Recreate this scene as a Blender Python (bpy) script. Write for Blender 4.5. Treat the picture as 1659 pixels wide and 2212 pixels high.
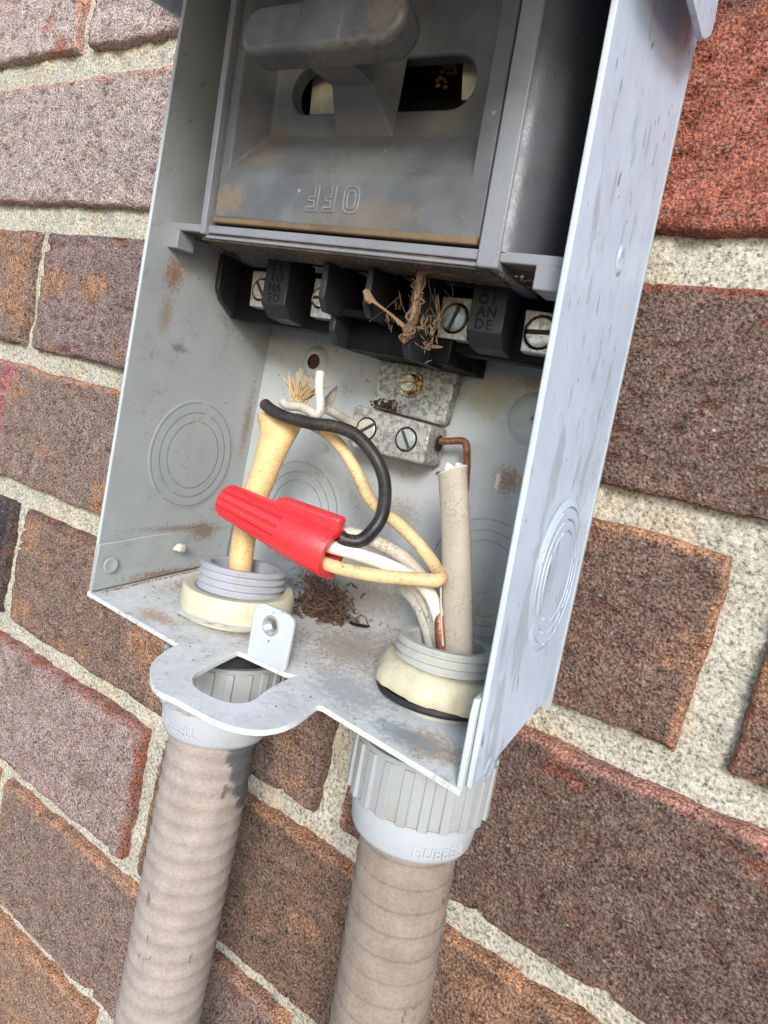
import bpy, bmesh, math, random
import numpy as np
from mathutils import Vector, Matrix
from math import radians, sin, cos, pi

sc = bpy.context.scene
for o in list(bpy.data.objects): bpy.data.objects.remove(o)
col = sc.collection
rnd = random.Random(7)
S = 0.001                                    # everything below is written in millimetres

# ------------------------------------------------------------------ camera
CAM = np.array([153.5, -172.4, 59.8])
ROT = np.array([[0.8470523671489628, -0.2157904613595502, 0.48573322317252615],
                [0.49629564504598317, -0.005990052940738427, -0.8681329114681452],
                [0.1902443692089996, 0.9764213209736868, 0.1020219776924082]])
FPX, PW, PH = 1296.245, 1659.0, 2212.0       # focal length for a 1659 x 2212 picture
cd = bpy.data.cameras.new('camera'); cam = bpy.data.objects.new('camera', cd); col.objects.link(cam)
cam.matrix_world = Matrix([list(ROT[i]) + [CAM[i] * S] for i in range(3)] + [[0, 0, 0, 1]])
cd.sensor_fit = 'VERTICAL'; cd.sensor_height = 36; cd.sensor_width = 27
cd.lens = 36 * FPX / PH; cd.clip_start = 0.002; cd.clip_end = 100
sc.camera = cam

# ------------------------------------------------------------------ light
SUN = Vector((0.55, -1.0, 0.50)).normalized()         # towards the hazy sun
elev = math.asin(SUN.z); azim = math.atan2(SUN.x, SUN.y)
world = bpy.data.worlds.new('World'); sc.world = world; world.use_nodes = True
nt = world.node_tree; nt.nodes.clear()
sky = nt.nodes.new('ShaderNodeTexSky'); sky.sky_type = 'NISHITA'; sky.sun_disc = False
sky.sun_elevation = elev; sky.sun_rotation = azim; sky.dust_density = 0.6; sky.air_density = 1.15; sky.ozone_density = 2.0
bg = nt.nodes.new('ShaderNodeBackground'); bg.inputs['Strength'].default_value = 0.135
wo = nt.nodes.new('ShaderNodeOutputWorld')
nt.links.new(sky.outputs[0], bg.inputs[0]); nt.links.new(bg.outputs[0], wo.inputs[0])
ld = bpy.data.lights.new('sun', 'SUN'); ld.energy = 1.75; ld.angle = radians(18); ld.color = (1.0, 0.975, 0.945)
sun = bpy.data.objects.new('sun', ld); col.objects.link(sun)
sun.rotation_euler = SUN.to_track_quat('Z', 'Y').to_euler()
sc.view_settings.view_transform = 'Standard'; sc.view_settings.look = 'None'
sc.view_settings.exposure = 0.96; sc.view_settings.gamma = 1.0

# ------------------------------------------------------------------ geometry helpers
def ray(u, v): return ROT @ np.array([(u - PW / 2) / FPX, -(v - PH / 2) / FPX, -1.0])
def by(u, v, y): d = ray(u, v); return CAM + (y - CAM[1]) / d[1] * d
def bx(u, v, x): d = ray(u, v); return CAM + (x - CAM[0]) / d[0] * d
def zb(x, y): return 2.5 - .035 * x + .091 * (y + 62.2)      # the slightly tilted floor of the box
def bfl(u, v, h=0):
    d = ray(u, v); n = np.array([.035, -.091, 1.0]); c = 2.5 + .091 * 62.2 + h
    return CAM + (c - n @ CAM) / (n @ d) * d

def link(o, parent=None):
    col.objects.link(o)
    if parent is not None: o.parent = parent
    return o
def thing(name, label, cat, loc=(0, 0, 0), group=None):
    o = bpy.data.objects.new(name, None); o.empty_display_size = .01; o.location = Vector(loc) * S
    link(o); o['label'] = label; o['category'] = cat
    if group: o['group'] = group
    return o
def tag(o, label, cat, group=None, kind=None):
    o['label'] = label; o['category'] = cat
    if group: o['group'] = group
    if kind: o['kind'] = kind
    return o
def mesh(name, v, f, mat, parent=None, smooth=None, bevel=0, segs=2, cols=None, origin=(0, 0, 0)):
    me = bpy.data.meshes.new(name)
    v = np.asarray(v, float)
    off = np.zeros(3)
    if parent is not None and parent.get('_o') is not None: off = np.array(list(parent['_o']))
    me.from_pydata(((v - off) * S).tolist(), [], [list(map(int, q)) for q in f])
    me.validate(); me.update()
    if smooth is not None:
        me.shade_smooth()
        if smooth < 180: me.set_sharp_from_angle(angle=radians(smooth))
    if cols is not None and len(cols) == len(me.vertices):
        a = me.color_attributes.new('Col', 'FLOAT_COLOR', 'POINT')
        a.data.foreach_set('color', np.c_[np.asarray(cols), np.ones(len(cols))].astype(np.float32).ravel())
    me.materials.append(mat)
    o = bpy.data.objects.new(name, me); link(o, parent)
    if parent is not None and parent.get('_o') is not None: o['_o'] = list(parent['_o'])
    if bevel:
        b = o.modifiers.new('bevel', 'BEVEL'); b.width = bevel * S; b.segments = segs
        b.limit_method = 'ANGLE'; b.angle_limit = radians(30)
        if smooth is None: me.shade_smooth(); me.set_sharp_from_angle(angle=radians(40))
    return o
def hexa(p):            # 8 corners: 4 of one end, 4 of the other, same order
    return p, [(3, 2, 1, 0), (4, 5, 6, 7), (0, 1, 5, 4), (1, 2, 6, 5), (2, 3, 7, 6), (3, 0, 4, 7)]
def fixn(o):
    bm = bmesh.new(); bm.from_mesh(o.data); bmesh.ops.recalc_face_normals(bm, faces=bm.faces)
    bm.to_mesh(o.data); bm.free(); return o
def box(name, x0, x1, y0, y1, z0, z1, mat, parent, bevel=.4, f=None, **k):
    p = [(x0, y0, z0), (x1, y0, z0), (x1, y0, z1), (x0, y0, z1), (x0, y1, z0), (x1, y1, z0), (x1, y1, z1), (x0, y1, z1)]
    if f: p = [f(*q) for q in p]
    v, fc = hexa(p); return fixn(mesh(name, v, fc, mat, parent, bevel=bevel, **k))
def prism(name, poly, dirv, mat, parent, bevel=.4, holes=(), f=None, **k):
    """poly = list of 3-D points of one face, extruded along dirv, with optional holes"""
    bm = bmesh.new(); edges = []
    for lp in [poly] + list(holes):
        vs = [bm.verts.new(q) for q in lp]
        edges += [bm.edges.new((vs[i], vs[(i + 1) % len(vs)])) for i in range(len(vs))]
    if holes: bmesh.ops.triangle_fill(bm, use_beauty=True, use_dissolve=False, edges=edges)
    else: bm.faces.new(bm.verts)
    g = bmesh.ops.extrude_face_region(bm, geom=list(bm.faces))
    for q in g['geom']:
        if isinstance(q, bmesh.types.BMVert): q.co += Vector(dirv)
    bmesh.ops.recalc_face_normals(bm, faces=bm.faces)
    bm.verts.index_update()
    v = [tuple(q.co) for q in bm.verts]; fc = [[q.index for q in fa.verts] for fa in bm.faces]; bm.free()
    if f: v = [f(*q) for q in v]
    return mesh(name, v, fc, mat, parent, bevel=bevel, **k)
def spline(pts, n=10):
    pts = [np.asarray(q, float) for q in pts]; P = [2 * pts[0] - pts[1]] + pts + [2 * pts[-1] - pts[-2]]; out = []
    for i in range(1, len(P) - 2):
        a, b, c, d = P[i - 1:i + 3]
        for t in np.linspace(0, 1, n, endpoint=False):
            out.append(.5 * ((2 * b) + (c - a) * t + (2 * a - 5 * b + 4 * c - d) * t * t + (3 * b - a - 3 * c + d) * t ** 3))
    out.append(pts[-1]); return np.array(out)
def tube_vf(path, rad, n=14, caps=(True, True), flat=1.0, flatdir=None, closed_round=False):
    path = np.asarray(path, float); m = len(path)
    rad = np.ones(m) * rad if np.isscalar(rad) else np.interp(np.linspace(0, 1, m), np.linspace(0, 1, len(rad)), rad)
    flat = np.ones(m) * flat if np.isscalar(flat) else np.interp(np.linspace(0, 1, m), np.linspace(0, 1, len(flat)), flat)
    T = np.gradient(path, axis=0); T /= np.linalg.norm(T, axis=1)[:, None] + 1e-12
    N = np.array(flatdir, float) if flatdir is not None else np.array([0.31, .2, .93])
    v = []; fc = []
    for i in range(m):
        N = N - T[i] * (N @ T[i])
        if np.linalg.norm(N) < 1e-5: N = np.cross(T[i], [1, .3, .2])
        N /= np.linalg.norm(N); B = np.cross(T[i], N)
        if flatdir is not None:
            N0 = np.array(flatdir, float); N0 = N0 - T[i] * (N0 @ T[i]); N = N0 / np.linalg.norm(N0); B = np.cross(T[i], N)
        for k in range(n):
            a = 2 * pi * k / n; v.append(path[i] + rad[i] * (flat[i] * cos(a) * N + sin(a) * B))
    for i in range(m - 1):
        for k in range(n):
            fc.append((i * n + k, i * n + (k + 1) % n, (i + 1) * n + (k + 1) % n, (i + 1) * n + k))
    if caps[0]: fc.append(tuple(range(n - 1, -1, -1)))
    if caps[1]: fc.append(tuple(range((m - 1) * n, m * n)))
    return v, fc
def tube(name, path, rad, mat, parent=None, n=14, smooth=50, **k):
    v, fc = tube_vf(path, rad, n, **k); return mesh(name, v, fc, mat, parent, smooth=smooth)
def frame_from(axis):
    Z = np.array(axis, float); Z /= np.linalg.norm(Z)
    X = np.cross([0, 1, 0], Z)
    if np.linalg.norm(X) < 1e-3: X = np.cross([0, 0, 1], Z)
    X /= np.linalg.norm(X); return X, np.cross(Z, X), Z
def lathe(name, prof, base, axis, mat, parent, n=64, smooth=35, rf=None, closed=True, **k):
    X, Y, Z = frame_from(axis); base = np.array(base, float); v = []; fc = []; m = len(prof)
    for i, (r, h) in enumerate(prof):
        for j in range(n):
            a = 2 * pi * j / n; rr = r + (rf(i, a) if rf else 0)
            v.append(base + rr * (cos(a) * X + sin(a) * Y) + h * Z)
    for i in range(m - 1 if not closed else m):
        for j in range(n):
            i2 = (i + 1) % m; fc.append((i * n + j, i * n + (j + 1) % n, i2 * n + (j + 1) % n, i2 * n + j))
    return fixn(mesh(name, v, fc, mat, parent, smooth=smooth, **k))
def merge(parts):
    V, F, o = [], [], 0
    for v, f in parts:
        V += [tuple(q) for q in v]; F += [tuple(i + o for i in q) for q in f]; o += len(v)
    return V, F

# numpy gradient noise
_rs = np.random.RandomState(3); _perm = _rs.permutation(1024); _ang = _rs.rand(1024) * 2 * pi
def pn(x, y):
    xi = np.floor(x).astype(int); yi = np.floor(y).astype(int); xf = x - xi; yf = y - yi
    def g(ix, iy, dx, dy):
        h = _ang[_perm[(_perm[ix & 1023] + iy) & 1023]]; return np.cos(h) * dx + np.sin(h) * dy
    u = xf ** 3 * (xf * (xf * 6 - 15) + 10); w = yf ** 3 * (yf * (yf * 6 - 15) + 10)
    a = g(xi, yi, xf, yf); b = g(xi + 1, yi, xf - 1, yf); c = g(xi, yi + 1, xf, yf - 1); d = g(xi + 1, yi + 1, xf - 1, yf - 1)
    return (a + u * (b - a)) + w * ((c + u * (d - c)) - (a + u * (b - a)))
def fbm(x, y, o=4):
    s = 0; a = 1.0
    for i in range(o): s = s + a * pn(x * 2 ** i + 17.3 * i, y * 2 ** i - 9.1 * i); a *= .5
    return s
def sst(a, b, x): t = np.clip((x - a) / (b - a), 0, 1); return t * t * (3 - 2 * t)

# ------------------------------------------------------------------ materials
class NT:
    def __init__(s, name):
        s.m = bpy.data.materials.new(name); s.m.use_nodes = True; s.t = s.m.node_tree; s.t.nodes.clear()
        s.o = s.n('ShaderNodeOutputMaterial'); s.b = s.n('ShaderNodeBsdfPrincipled'); s.t.links.new(s.b.outputs[0], s.o.inputs[0])
        s.co = s.n('ShaderNodeTexCoord').outputs['Object']
    def n(s, t): return s.t.nodes.new(t)
    def put(s, v, inp):
        if hasattr(v, 'is_output'): s.t.links.new(v, inp)
        elif isinstance(v, (tuple, list)) and len(v) == 3 and inp.type == 'RGBA': inp.default_value = (*v, 1)
        else: inp.default_value = v
    def set(s, **k):
        for a, v in k.items(): s.put(v, s.b.inputs[a.replace('_', ' ')])
    def map(s, scale=(1, 1, 1), loc=(0, 0, 0)):
        q = s.n('ShaderNodeMapping'); q.inputs['Scale'].default_value = scale; q.inputs['Location'].default_value = loc
        s.t.links.new(s.co, q.inputs[0]); return q.outputs[0]
    def noise(s, mm, detail=4, rough=.55, stretch=(1, 1, 1), seed=0.0, dist=0):
        q = s.n('ShaderNodeTexNoise'); s.t.links.new(s.map(stretch, (seed, seed * .7, seed * 1.3)), q.inputs['Vector'])
        q.inputs['Scale'].default_value = 1000.0 / mm; q.inputs['Detail'].default_value = detail; q.inputs['Roughness'].default_value = rough
        q.inputs['Distortion'].default_value = dist; return q.outputs[0]
    def vor(s, mm, feature='F1', out='Distance', stretch=(1, 1, 1), rand=1.0):
        q = s.n('ShaderNodeTexVoronoi'); q.feature = feature; s.t.links.new(s.map(stretch), q.inputs['Vector'])
        q.inputs['Scale'].default_value = 1000.0 / mm; q.inputs['Randomness'].default_value = rand; return q.outputs[out]
    def ramp(s, fac, *stops):
        q = s.n('ShaderNodeValToRGB'); s.t.links.new(fac, q.inputs[0]); e = q.color_ramp.elements
        while len(e) < len(stops): e.new(.5)
        for el, (p, c) in zip(e, stops):
            el.position = p; el.color = (c, c, c, 1) if not isinstance(c, (tuple, list)) else (*c, 1)
        return q.outputs[0]
    def mix(s, fac, a, b, mode='MIX'):
        q = s.n('ShaderNodeMix'); q.data_type = 'RGBA'; q.blend_type = mode
        s.put(fac, q.inputs[0]); s.put(a, q.inputs[6]); s.put(b, q.inputs[7]); return q.outputs[2]
    def math(s, op, a, b=0.0):
        q = s.n('ShaderNodeMath'); q.operation = op; s.put(a, q.inputs[0]); s.put(b, q.inputs[1]); return q.outputs[0]
    def bump(s, h, dist=.3, strength=1.0, normal=None):
        q = s.n('ShaderNodeBump'); q.inputs['Distance'].default_value = dist * S; q.inputs['Strength'].default_value = strength
        s.t.links.new(h, q.inputs['Height'])
        if normal is not None: s.t.links.new(normal, q.inputs['Normal'])
        s.t.links.new(q.outputs[0], s.b.inputs['Normal']); return q.outputs[0]
    def patches(t, c, patches):
        for (pc, pr, pcol, ps, nm, sc_) in patches:
            mp = t.n('ShaderNodeMapping'); mp.vector_type = 'TEXTURE'; mp.inputs['Location'].default_value = [q * S for q in pc]; mp.inputs['Scale'].default_value = [q * pr * S for q in sc_]
            t.t.links.new(t.co, mp.inputs[0]); ln = t.n('ShaderNodeVectorMath'); ln.operation = 'LENGTH'; t.t.links.new(mp.outputs[0], ln.inputs[0])
            fall = t.ramp(ln.outputs['Value'], (.15, 1), (1, 0)); nz = t.noise(nm * .75, 5, .8, seed=pc[0])
            fac = t.math('MULTIPLY', t.ramp(t.math('ADD', t.math('MULTIPLY', fall, .42), nz), (.68, 0), (.88, ps * .9)), t.ramp(fall, (0, 0), (.25, 1)))
            c = t.mix(fac, c, pcol)
        return c
    def attr(s, nm='Col'):
        q = s.n('ShaderNodeAttribute'); q.attribute_name = nm; return q.outputs['Color']
    def axis(s, i):
        q = s.n('ShaderNodeSeparateXYZ'); s.t.links.new(s.co, q.inputs[0]); return q.outputs[i]

def brick_mat():
    t = NT('sanded_brick'); base = t.attr()
    g = t.noise(.85, 3, .75); g2 = t.vor(.8, 'F1', 'Color'); gd = t.vor(.8)
    v = t.ramp(g, (.36, .32), (.5, 1.0), (.63, 1.7))
    c = t.mix(1.0, base, v, 'MULTIPLY')
    sp = t.ramp(g2, (.0, .7), (.55, 1.0), (.93, 1.15), (1.0, 2.0))
    c = t.mix(.6, c, sp, 'MULTIPLY')
    pal = t.ramp(t.vor(1.25, 'F1', 'Color', (1, 1, 1.1)), (.70, 0), (.86, .55)); c = t.mix(t.math('MULTIPLY', pal, t.ramp(t.vor(1.25, stretch=(1, 1, 1.1)), (.28, 1), (.48, 0))), c, (.46, .385, .345))
    pt = t.ramp(t.noise(1.7, 4, .7, (1, 1, 1.5), 40), (.34, .7), (.42, 0)); c = t.mix(pt, c, (.028, .020, .018))
    grain = t.ramp(t.vor(3.1, 'F1', 'Color'), (.945, 0.0), (.965, 1.0))
    gr2 = t.math('MULTIPLY', grain, t.ramp(t.vor(3.1), (.13, 1.0), (.2, 0.0)))
    c = t.mix(gr2, c, (.62, .52, .42))
    t.set(Base_Color=c, Roughness=.92, Specular_IOR_Level=.25)
    h = t.math('ADD', t.math('ADD', t.math('MULTIPLY', g, 1.1), t.math('MULTIPLY', gd, -.5)), t.math('MULTIPLY', pt, -.55))
    t.bump(h, 1.35, 1.0); return t.m
def mortar_mat():
    t = NT('lime_mortar'); base = t.attr()
    g = t.noise(1.15, 4, .75); cell = t.vor(1.1, 'F1', 'Color')
    c = t.mix(1, base, t.ramp(g, (.36, .30), (.46, .95), (.62, 1.4)), 'MULTIPLY')
    c = t.mix(.7, c, t.ramp(cell, (0, .55), (.3, .95), (1, 1.12)), 'MULTIPLY')
    t.set(Base_Color=c, Roughness=.95, Specular_IOR_Level=.2)
    t.bump(t.math('ADD', g, t.math('MULTIPLY', t.vor(1.3), -.5)), .9, 1.0); return t.m
def steel_mat(name, base, dirt=.5, rust=.5, streak=0.0, chalk=0.0, seed=0.0, rough=.42, patches=()):
    t = NT(name); c = base
    c = t.mix(t.ramp(t.noise(22, 4, .6, seed=seed), (.35, 0), (.7, .8)), c, tuple(x * .86 for x in base))
    if chalk:
        ck = t.ramp(t.noise(7, 6, .75, seed=seed + 3), (.44, 0), (.60, chalk))
        c = t.mix(ck, c, (.72, .73, .72))
        c = t.mix(t.ramp(t.noise(3.2, 5, .75, seed=seed + 5), (.60, 0), (.72, .75)), c, (.20, .24, .27))
    if streak:
        s1 = t.ramp(t.noise(6.5, 3, .55, (1, 1, .28), seed + 1), (.57, 0), (.62, streak * .7))
        c = t.mix(s1, c, (.36, .39, .43))
        s2 = t.ramp(t.noise(1.9, 2, .5, (1, 1, .26), seed + 2), (.69, 0), (.74, streak * 1.3))
        c = t.mix(s2, c, (.20, .22, .24))
    d1 = t.ramp(t.noise(9, 5, .7, seed=seed + 7), (.52, 0), (.75, dirt)); d2 = t.ramp(t.noise(1.1, 3, .7, seed=seed + 9), (.45, 0), (.62, 1))
    c = t.mix(t.math('MULTIPLY', d1, d2), c, (.20, .15, .10))
    r1 = t.ramp(t.noise(13, 4, .65, seed=seed + 11), (.55, 0), (.72, 1)); r2 = t.ramp(t.noise(1.5, 4, .75, seed=seed + 13), (.53, 0), (.62, rust))
    c = t.mix(t.math('MULTIPLY', r1, r2), c, (.24, .10, .04))
    c = t.patches(c, patches)
    sp = t.math('MULTIPLY', t.ramp(t.vor(4.2, 'F1', 'Color'), (.72, 0), (.74, .8)), t.ramp(t.vor(4.2), (.06, 1), (.10, 0)))
    c = t.mix(sp, c, (.08, .06, .05))
    wsp = t.math('MULTIPLY', t.ramp(t.vor(5.3, 'F1', 'Color', (1.1, .9, 1)), (.80, 0), (.82, .7)), t.ramp(t.vor(5.3, stretch=(1.1, .9, 1)), (.05, 1), (.09, 0)))
    c = t.mix(wsp, c, (.75, .75, .73))
    t.set(Base_Color=c, Roughness=t.ramp(t.noise(6, 4), (.3, rough - .08), (.7, rough + .14)), Specular_IOR_Level=.45)
    h = t.math('ADD', t.math('MULTIPLY', t.noise(14, 2, seed=seed + 15), .7), t.math('MULTIPLY', t.noise(.9, 2), .05))
    h = t.math('ADD', h, t.math('MULTIPLY', sp, -.05)); t.bump(h, .8, .55); return t.m
def plastic_mat(name, base, dust=(.22, .19, .15), amount=.5, rough=.5, seed=0.0, spots=True, worn=.0, patches=(), spec=.5):
    t = NT(name); c = base
    c = t.mix(t.ramp(t.noise(12, 5, .7, seed=seed), (.50, 0), (.70, amount)), c, dust)
    c = t.mix(t.ramp(t.noise(.9, 4, .75, seed=seed + 2), (.55, 0), (.72, amount * .8)), c, tuple(x * 1.25 for x in dust))
    if worn: c = t.mix(t.ramp(t.noise(16, 3, .6, seed=seed + 4), (.45, 0), (.68, worn)), c, tuple(min(x * 2.0, .8) for x in base))
    c = t.patches(c, patches)
    if spots:
        sp = t.math('MULTIPLY', t.ramp(t.vor(6, 'F1', 'Color'), (.80, 0), (.82, .8)), t.ramp(t.vor(6), (.05, 1), (.10, 0)))
        c = t.mix(sp, c, (.42, .36, .25))
    t.set(Base_Color=c, Roughness=t.ramp(t.noise(5, 4, seed=seed + 6), (.3, rough - .1), (.7, rough + .15)), Specular_IOR_Level=spec)
    t.bump(t.math('ADD', t.noise(.7, 3, .6), t.math('MULTIPLY', t.noise(3.5, 3, .6), .8)), .14, .6); return t.m
def wire_mat(name, base, dirt=(.16, .11, .06), amount=.55, seed=0.0, rough=.5, stretch=(1, 1, 1)):
    t = NT(name); c = base
    c = t.mix(t.ramp(t.noise(11, 4, .6, seed=seed), (.45, 0), (.75, amount)), c, dirt)
    c = t.mix(t.math('MULTIPLY', t.ramp(t.noise(.8, 4, .75, seed=seed + 2), (.50, 0), (.60, 1)), t.ramp(t.noise(7, 3, .6, seed=seed + 4), (.42, 0), (.62, min(1, amount * 1.7)))), c, dirt)
    t.set(Base_Color=c, Roughness=rough, Specular_IOR_Level=.4); t.bump(t.noise(1.6, 3, .6), .12, .6); return t.m
def metal_mat(name, base, dark, mm=1.2, amount=.9, metal=.85, rough=.38, seed=0.0):
    t = NT(name); f = t.ramp(t.noise(mm, 5, .75, seed=seed), (.44, 0), (.58, amount))
    c = t.mix(f, base, dark)
    c = t.mix(t.ramp(t.noise(5, 4, .7, seed=seed + 3), (.60, 0), (.74, .7)), c, (.16, .09, .05))
    t.set(Base_Color=c, Metallic=t.ramp(f, (0, metal), (1, metal * .35)), Roughness=t.ramp(f, (0, rough), (1, .75)))
    t.bump(t.noise(mm, 4, .7, seed=seed), .15, .5); return t.m
def conduit_mat():
    t = NT('dusty_conduit_jacket'); base = t.attr()
    c = t.mix(1, base, t.ramp(t.noise(1.0, 4, .7), (.33, .82), (.5, 1.0), (.68, 1.13)), 'MULTIPLY')
    c = t.mix(t.ramp(t.noise(14, 4, .65, seed=3), (.48, 0), (.75, .35)), c, (.32, .25, .19))
    sp = t.math('MULTIPLY', t.ramp(t.noise(8, 2, .5, (1, 1, .35), 9), (.66, 0), (.68, 1)), t.ramp(t.noise(2, 3, .6, (1, 1, .4), 4), (.55, 0), (.58, .7)))
    c = t.mix(sp, c, (.11, .08, .07))
    t.set(Base_Color=c, Roughness=.72, Specular_IOR_Level=.35)
    t.bump(t.noise(.75, 3, .65, (1, 1, 1.6)), .35, .9); return t.m
def plain(name, c, rough=.6, metal=0.0, **k):
    t = NT(name); t.set(Base_Color=t.mix(t.ramp(t.noise(3, 4, .7), (.4, 0), (.7, .6)), c, tuple(x * .6 for x in c)), Roughness=rough, Metallic=metal)
    t.bump(t.noise(1.2, 3, .6), .15, .5); return t.m

M = {}
M['brick'] = brick_mat(); M['mortar'] = mortar_mat()
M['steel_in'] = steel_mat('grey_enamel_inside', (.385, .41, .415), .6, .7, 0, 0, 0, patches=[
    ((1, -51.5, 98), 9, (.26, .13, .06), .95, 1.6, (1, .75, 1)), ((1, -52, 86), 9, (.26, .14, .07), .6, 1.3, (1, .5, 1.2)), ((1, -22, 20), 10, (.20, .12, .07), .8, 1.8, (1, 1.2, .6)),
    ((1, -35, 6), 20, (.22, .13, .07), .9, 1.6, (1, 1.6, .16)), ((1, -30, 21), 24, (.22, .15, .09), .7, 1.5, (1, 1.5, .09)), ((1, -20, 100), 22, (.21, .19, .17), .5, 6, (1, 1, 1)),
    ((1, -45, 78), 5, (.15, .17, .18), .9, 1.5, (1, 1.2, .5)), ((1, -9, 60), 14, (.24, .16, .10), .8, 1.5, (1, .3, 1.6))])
M['steel_back'] = steel_mat('grey_enamel_back', (.43, .455, .46), .8, .9, 0, 0, 5, patches=[
    ((88, -5, 80), 14, (.36, .33, .20), .8, 4, (1, 1, 1)), ((60, -5, 12), 16, (.25, .16, .09), .55, 1.6, (1.6, 1, .7)), ((98, -5, 58), 8, (.25, .13, .06), .9, 1.5, (1, 1, 1)),
    ((40, -5, 10), 16, (.14, .11, .09), .9, 1.4, (1.2, 1, .8)), ((92, -5, 18), 14, (.25, .23, .13), .7, 1.8, (1, 1, 1)), ((66, -5, 40), 12, (.22, .17, .12), .7, 1.4, (1, 1, 1)),
    ((102, -5, 86), 12, (.26, .18, .10), .7, 1.8, (1.5, 1, .4)), ((95, -5, 57), 4, (.72, .74, .76), .9, 1.2, (.4, 1, 1.2))])
M['steel_floor'] = steel_mat('chalky_enamel_floor', (.62, .625, .605), 1.0, 1.0, 0, .7, 9, .5, patches=[
    ((72, -28, 3), 28, (.24, .17, .11), .7, 1.9, (1, 1, 1)), ((10, -28, 5), 18, (.32, .20, .11), .9, 1.7, (.5, 1.5, 1)), ((25, -58, 3), 12, (.42, .22, .10), .75, 1.6, (1.3, .5, 1)),
    ((45, -40, 3), 24, (.34, .27, .20), .7, 2.4, (1, 1, 1)), ((110, -55, 0), 15, (.38, .26, .16), .85, 2.2, (1, .7, 1)), ((85, -50, 1), 22, (.30, .31, .32), .75, 2.4, (1, .6, 1)),
    ((104, -56, 0), 14, (.23, .28, .31), .9, 3.2, (1.2, .5, 1)), ((68, -72, 0), 18, (.74, .77, .80), .8, 2, (1, 1, 1)), ((92, -28, 2), 20, (.25, .20, .14), .8, 1.6, (1, 1, 1)), ((119, -40, 1), 26, (.30, .20, .12), .8, 1.8, (.16, 1, 1))])
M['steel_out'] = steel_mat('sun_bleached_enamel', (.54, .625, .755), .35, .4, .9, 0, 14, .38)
M['steel_edge'] = steel_mat('bleached_sheet_edge', (.54, .58, .60), .3, .4, 0, 0, 17, .5)
M['dark_plastic'] = plastic_mat('grey_moulded_plastic', (.115, .117, .122), (.17, .14, .11), .4, .46, 0, True, .5, patches=[((22, -54, 117), 11, (.28, .20, .11), .65, 2.5, (1.2, 1, .8)), ((27, -45, 135), 9, (.20, .12, .06), .7, 2, (.5, 1.5, 1.4)),
    ((30, -50, 128), 12, (.24, .19, .13), .55, 2, (1.2, 1, .6)), ((60, -68, 138), 30, (.26, .19, .12), .7, 2, (1, 1, .12)), ((70, -54, 112), 22, (.23, .17, .12), .6, 3, (1.2, 1, .3)), ((57, -47, 137), 14, (.20, .18, .15), .4, 2.4, (1, 1, .7)),
    ((78, -46, 137), 10, (.22, .19, .15), .5, 1.6, (1, 1, .9)), ((45, -70, 144), 12, (.22, .20, .18), .7, 1.5, (1, 1, .6)), ((64, -52, 124), 20, (.21, .20, .185), .8, 1.5, (1.4, 1, .5))])
M['frame_plastic'] = plastic_mat('bleached_plastic_frame', (.24, .245, .265), (.17, .16, .15), .5, .40, 4)
M['arm'] = plastic_mat('dusty_arm_plastic', (.165, .158, .15), (.24, .21, .17), .6, .5, 25, True, .2)
M['grip'] = plastic_mat('worn_grip_plastic', (.085, .085, .092), (.17, .155, .14), .5, .42, 27, True, .5, patches=[((60, -69, 138), 30, (.24, .19, .13), .8, 1.6, (1, 1, .14)), ((75, -70, 144), 10, (.24, .17, .12), .6, 2, (1, 1, .8))])
M['pocket'] = plastic_mat('smooth_grey_pocket', (.10, .104, .115), (.07, .06, .05), .4, .36, 21, True)
M['rust_lip'] = plastic_mat('rust_stained_lip', (.20, .13, .07), (.07, .05, .035), .9, .7, 6)
M['brown_dirt_plastic'] = plastic_mat('dirt_crusted_plastic', (.05, .045, .04), (.20, .12, .07), .95, .8, 2)
M['black'] = plastic_mat('black_phenolic', (.004, .004, .005), (.02, .016, .013), .25, .5, 8, False, 0, (), .15)
M['black_ridge'] = plastic_mat('black_phenolic_ridge', (.022, .023, .027), (.035, .035, .035), .3, .42, 12, False, 0, (), .4)
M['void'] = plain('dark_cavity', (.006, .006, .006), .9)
M['red_groove'] = plain('shaded_red_groove', (.46, .02, .022), .6)  # darker red stands in for shade in the flute grooves
M['groove'] = plain('grimy_groove', (.17, .175, .17), .7)
M['slot'] = plain('shaded_slot', (.05, .045, .035), .7)  # slot floors coloured dark, shade put in for contrast
M['engrave'] = plain('engraved_shadow_black', (.004, .004, .004), .8)
M['lug'] = metal_mat('tinned_aluminium', (.70, .68, .62), (.25, .22, .18), 1.3, .5, .55, .4)
M['corroded'] = metal_mat('corroded_aluminium', (.50, .49, .455), (.12, .115, .10), 1.4, .8, .45, .5, 2)
M['screw'] = metal_mat('zinc_screw', (.72, .74, .73), (.22, .22, .20), 2.5, .7, .9, .28, 4)
M['screw_pale'] = metal_mat('tin_screw', (.85, .80, .70), (.40, .34, .26), 1.6, .6, .6, .35, 5)
M['brass'] = metal_mat('yellow_zinc_screw', (.58, .46, .26), (.16, .11, .06), 1.6, .9, .95, .25, 6)
M['rose'] = metal_mat('iridescent_zinc', (.62, .47, .46), (.40, .42, .22), 1.6, .8, .9, .3, 7)
M['copper'] = metal_mat('aged_copper', (.52, .22, .12), (.14, .05, .03), 3, .8, .9, .32, 8)
M['tan'] = wire_mat('yellowed_insulation', (.78, .56, .29), (.25, .16, .08), .5, 0)
M['tan_jacket'] = wire_mat('yellowed_cable_jacket', (.80, .55, .26), (.28, .18, .09), .36, 3)
M['white_wire'] = wire_mat('white_insulation', (.86, .80, .70), (.45, .34, .22), .35, 6)
M['dirty_white'] = wire_mat('soiled_white_insulation', (.66, .62, .53), (.30, .22, .15), .6, 9)
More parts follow.
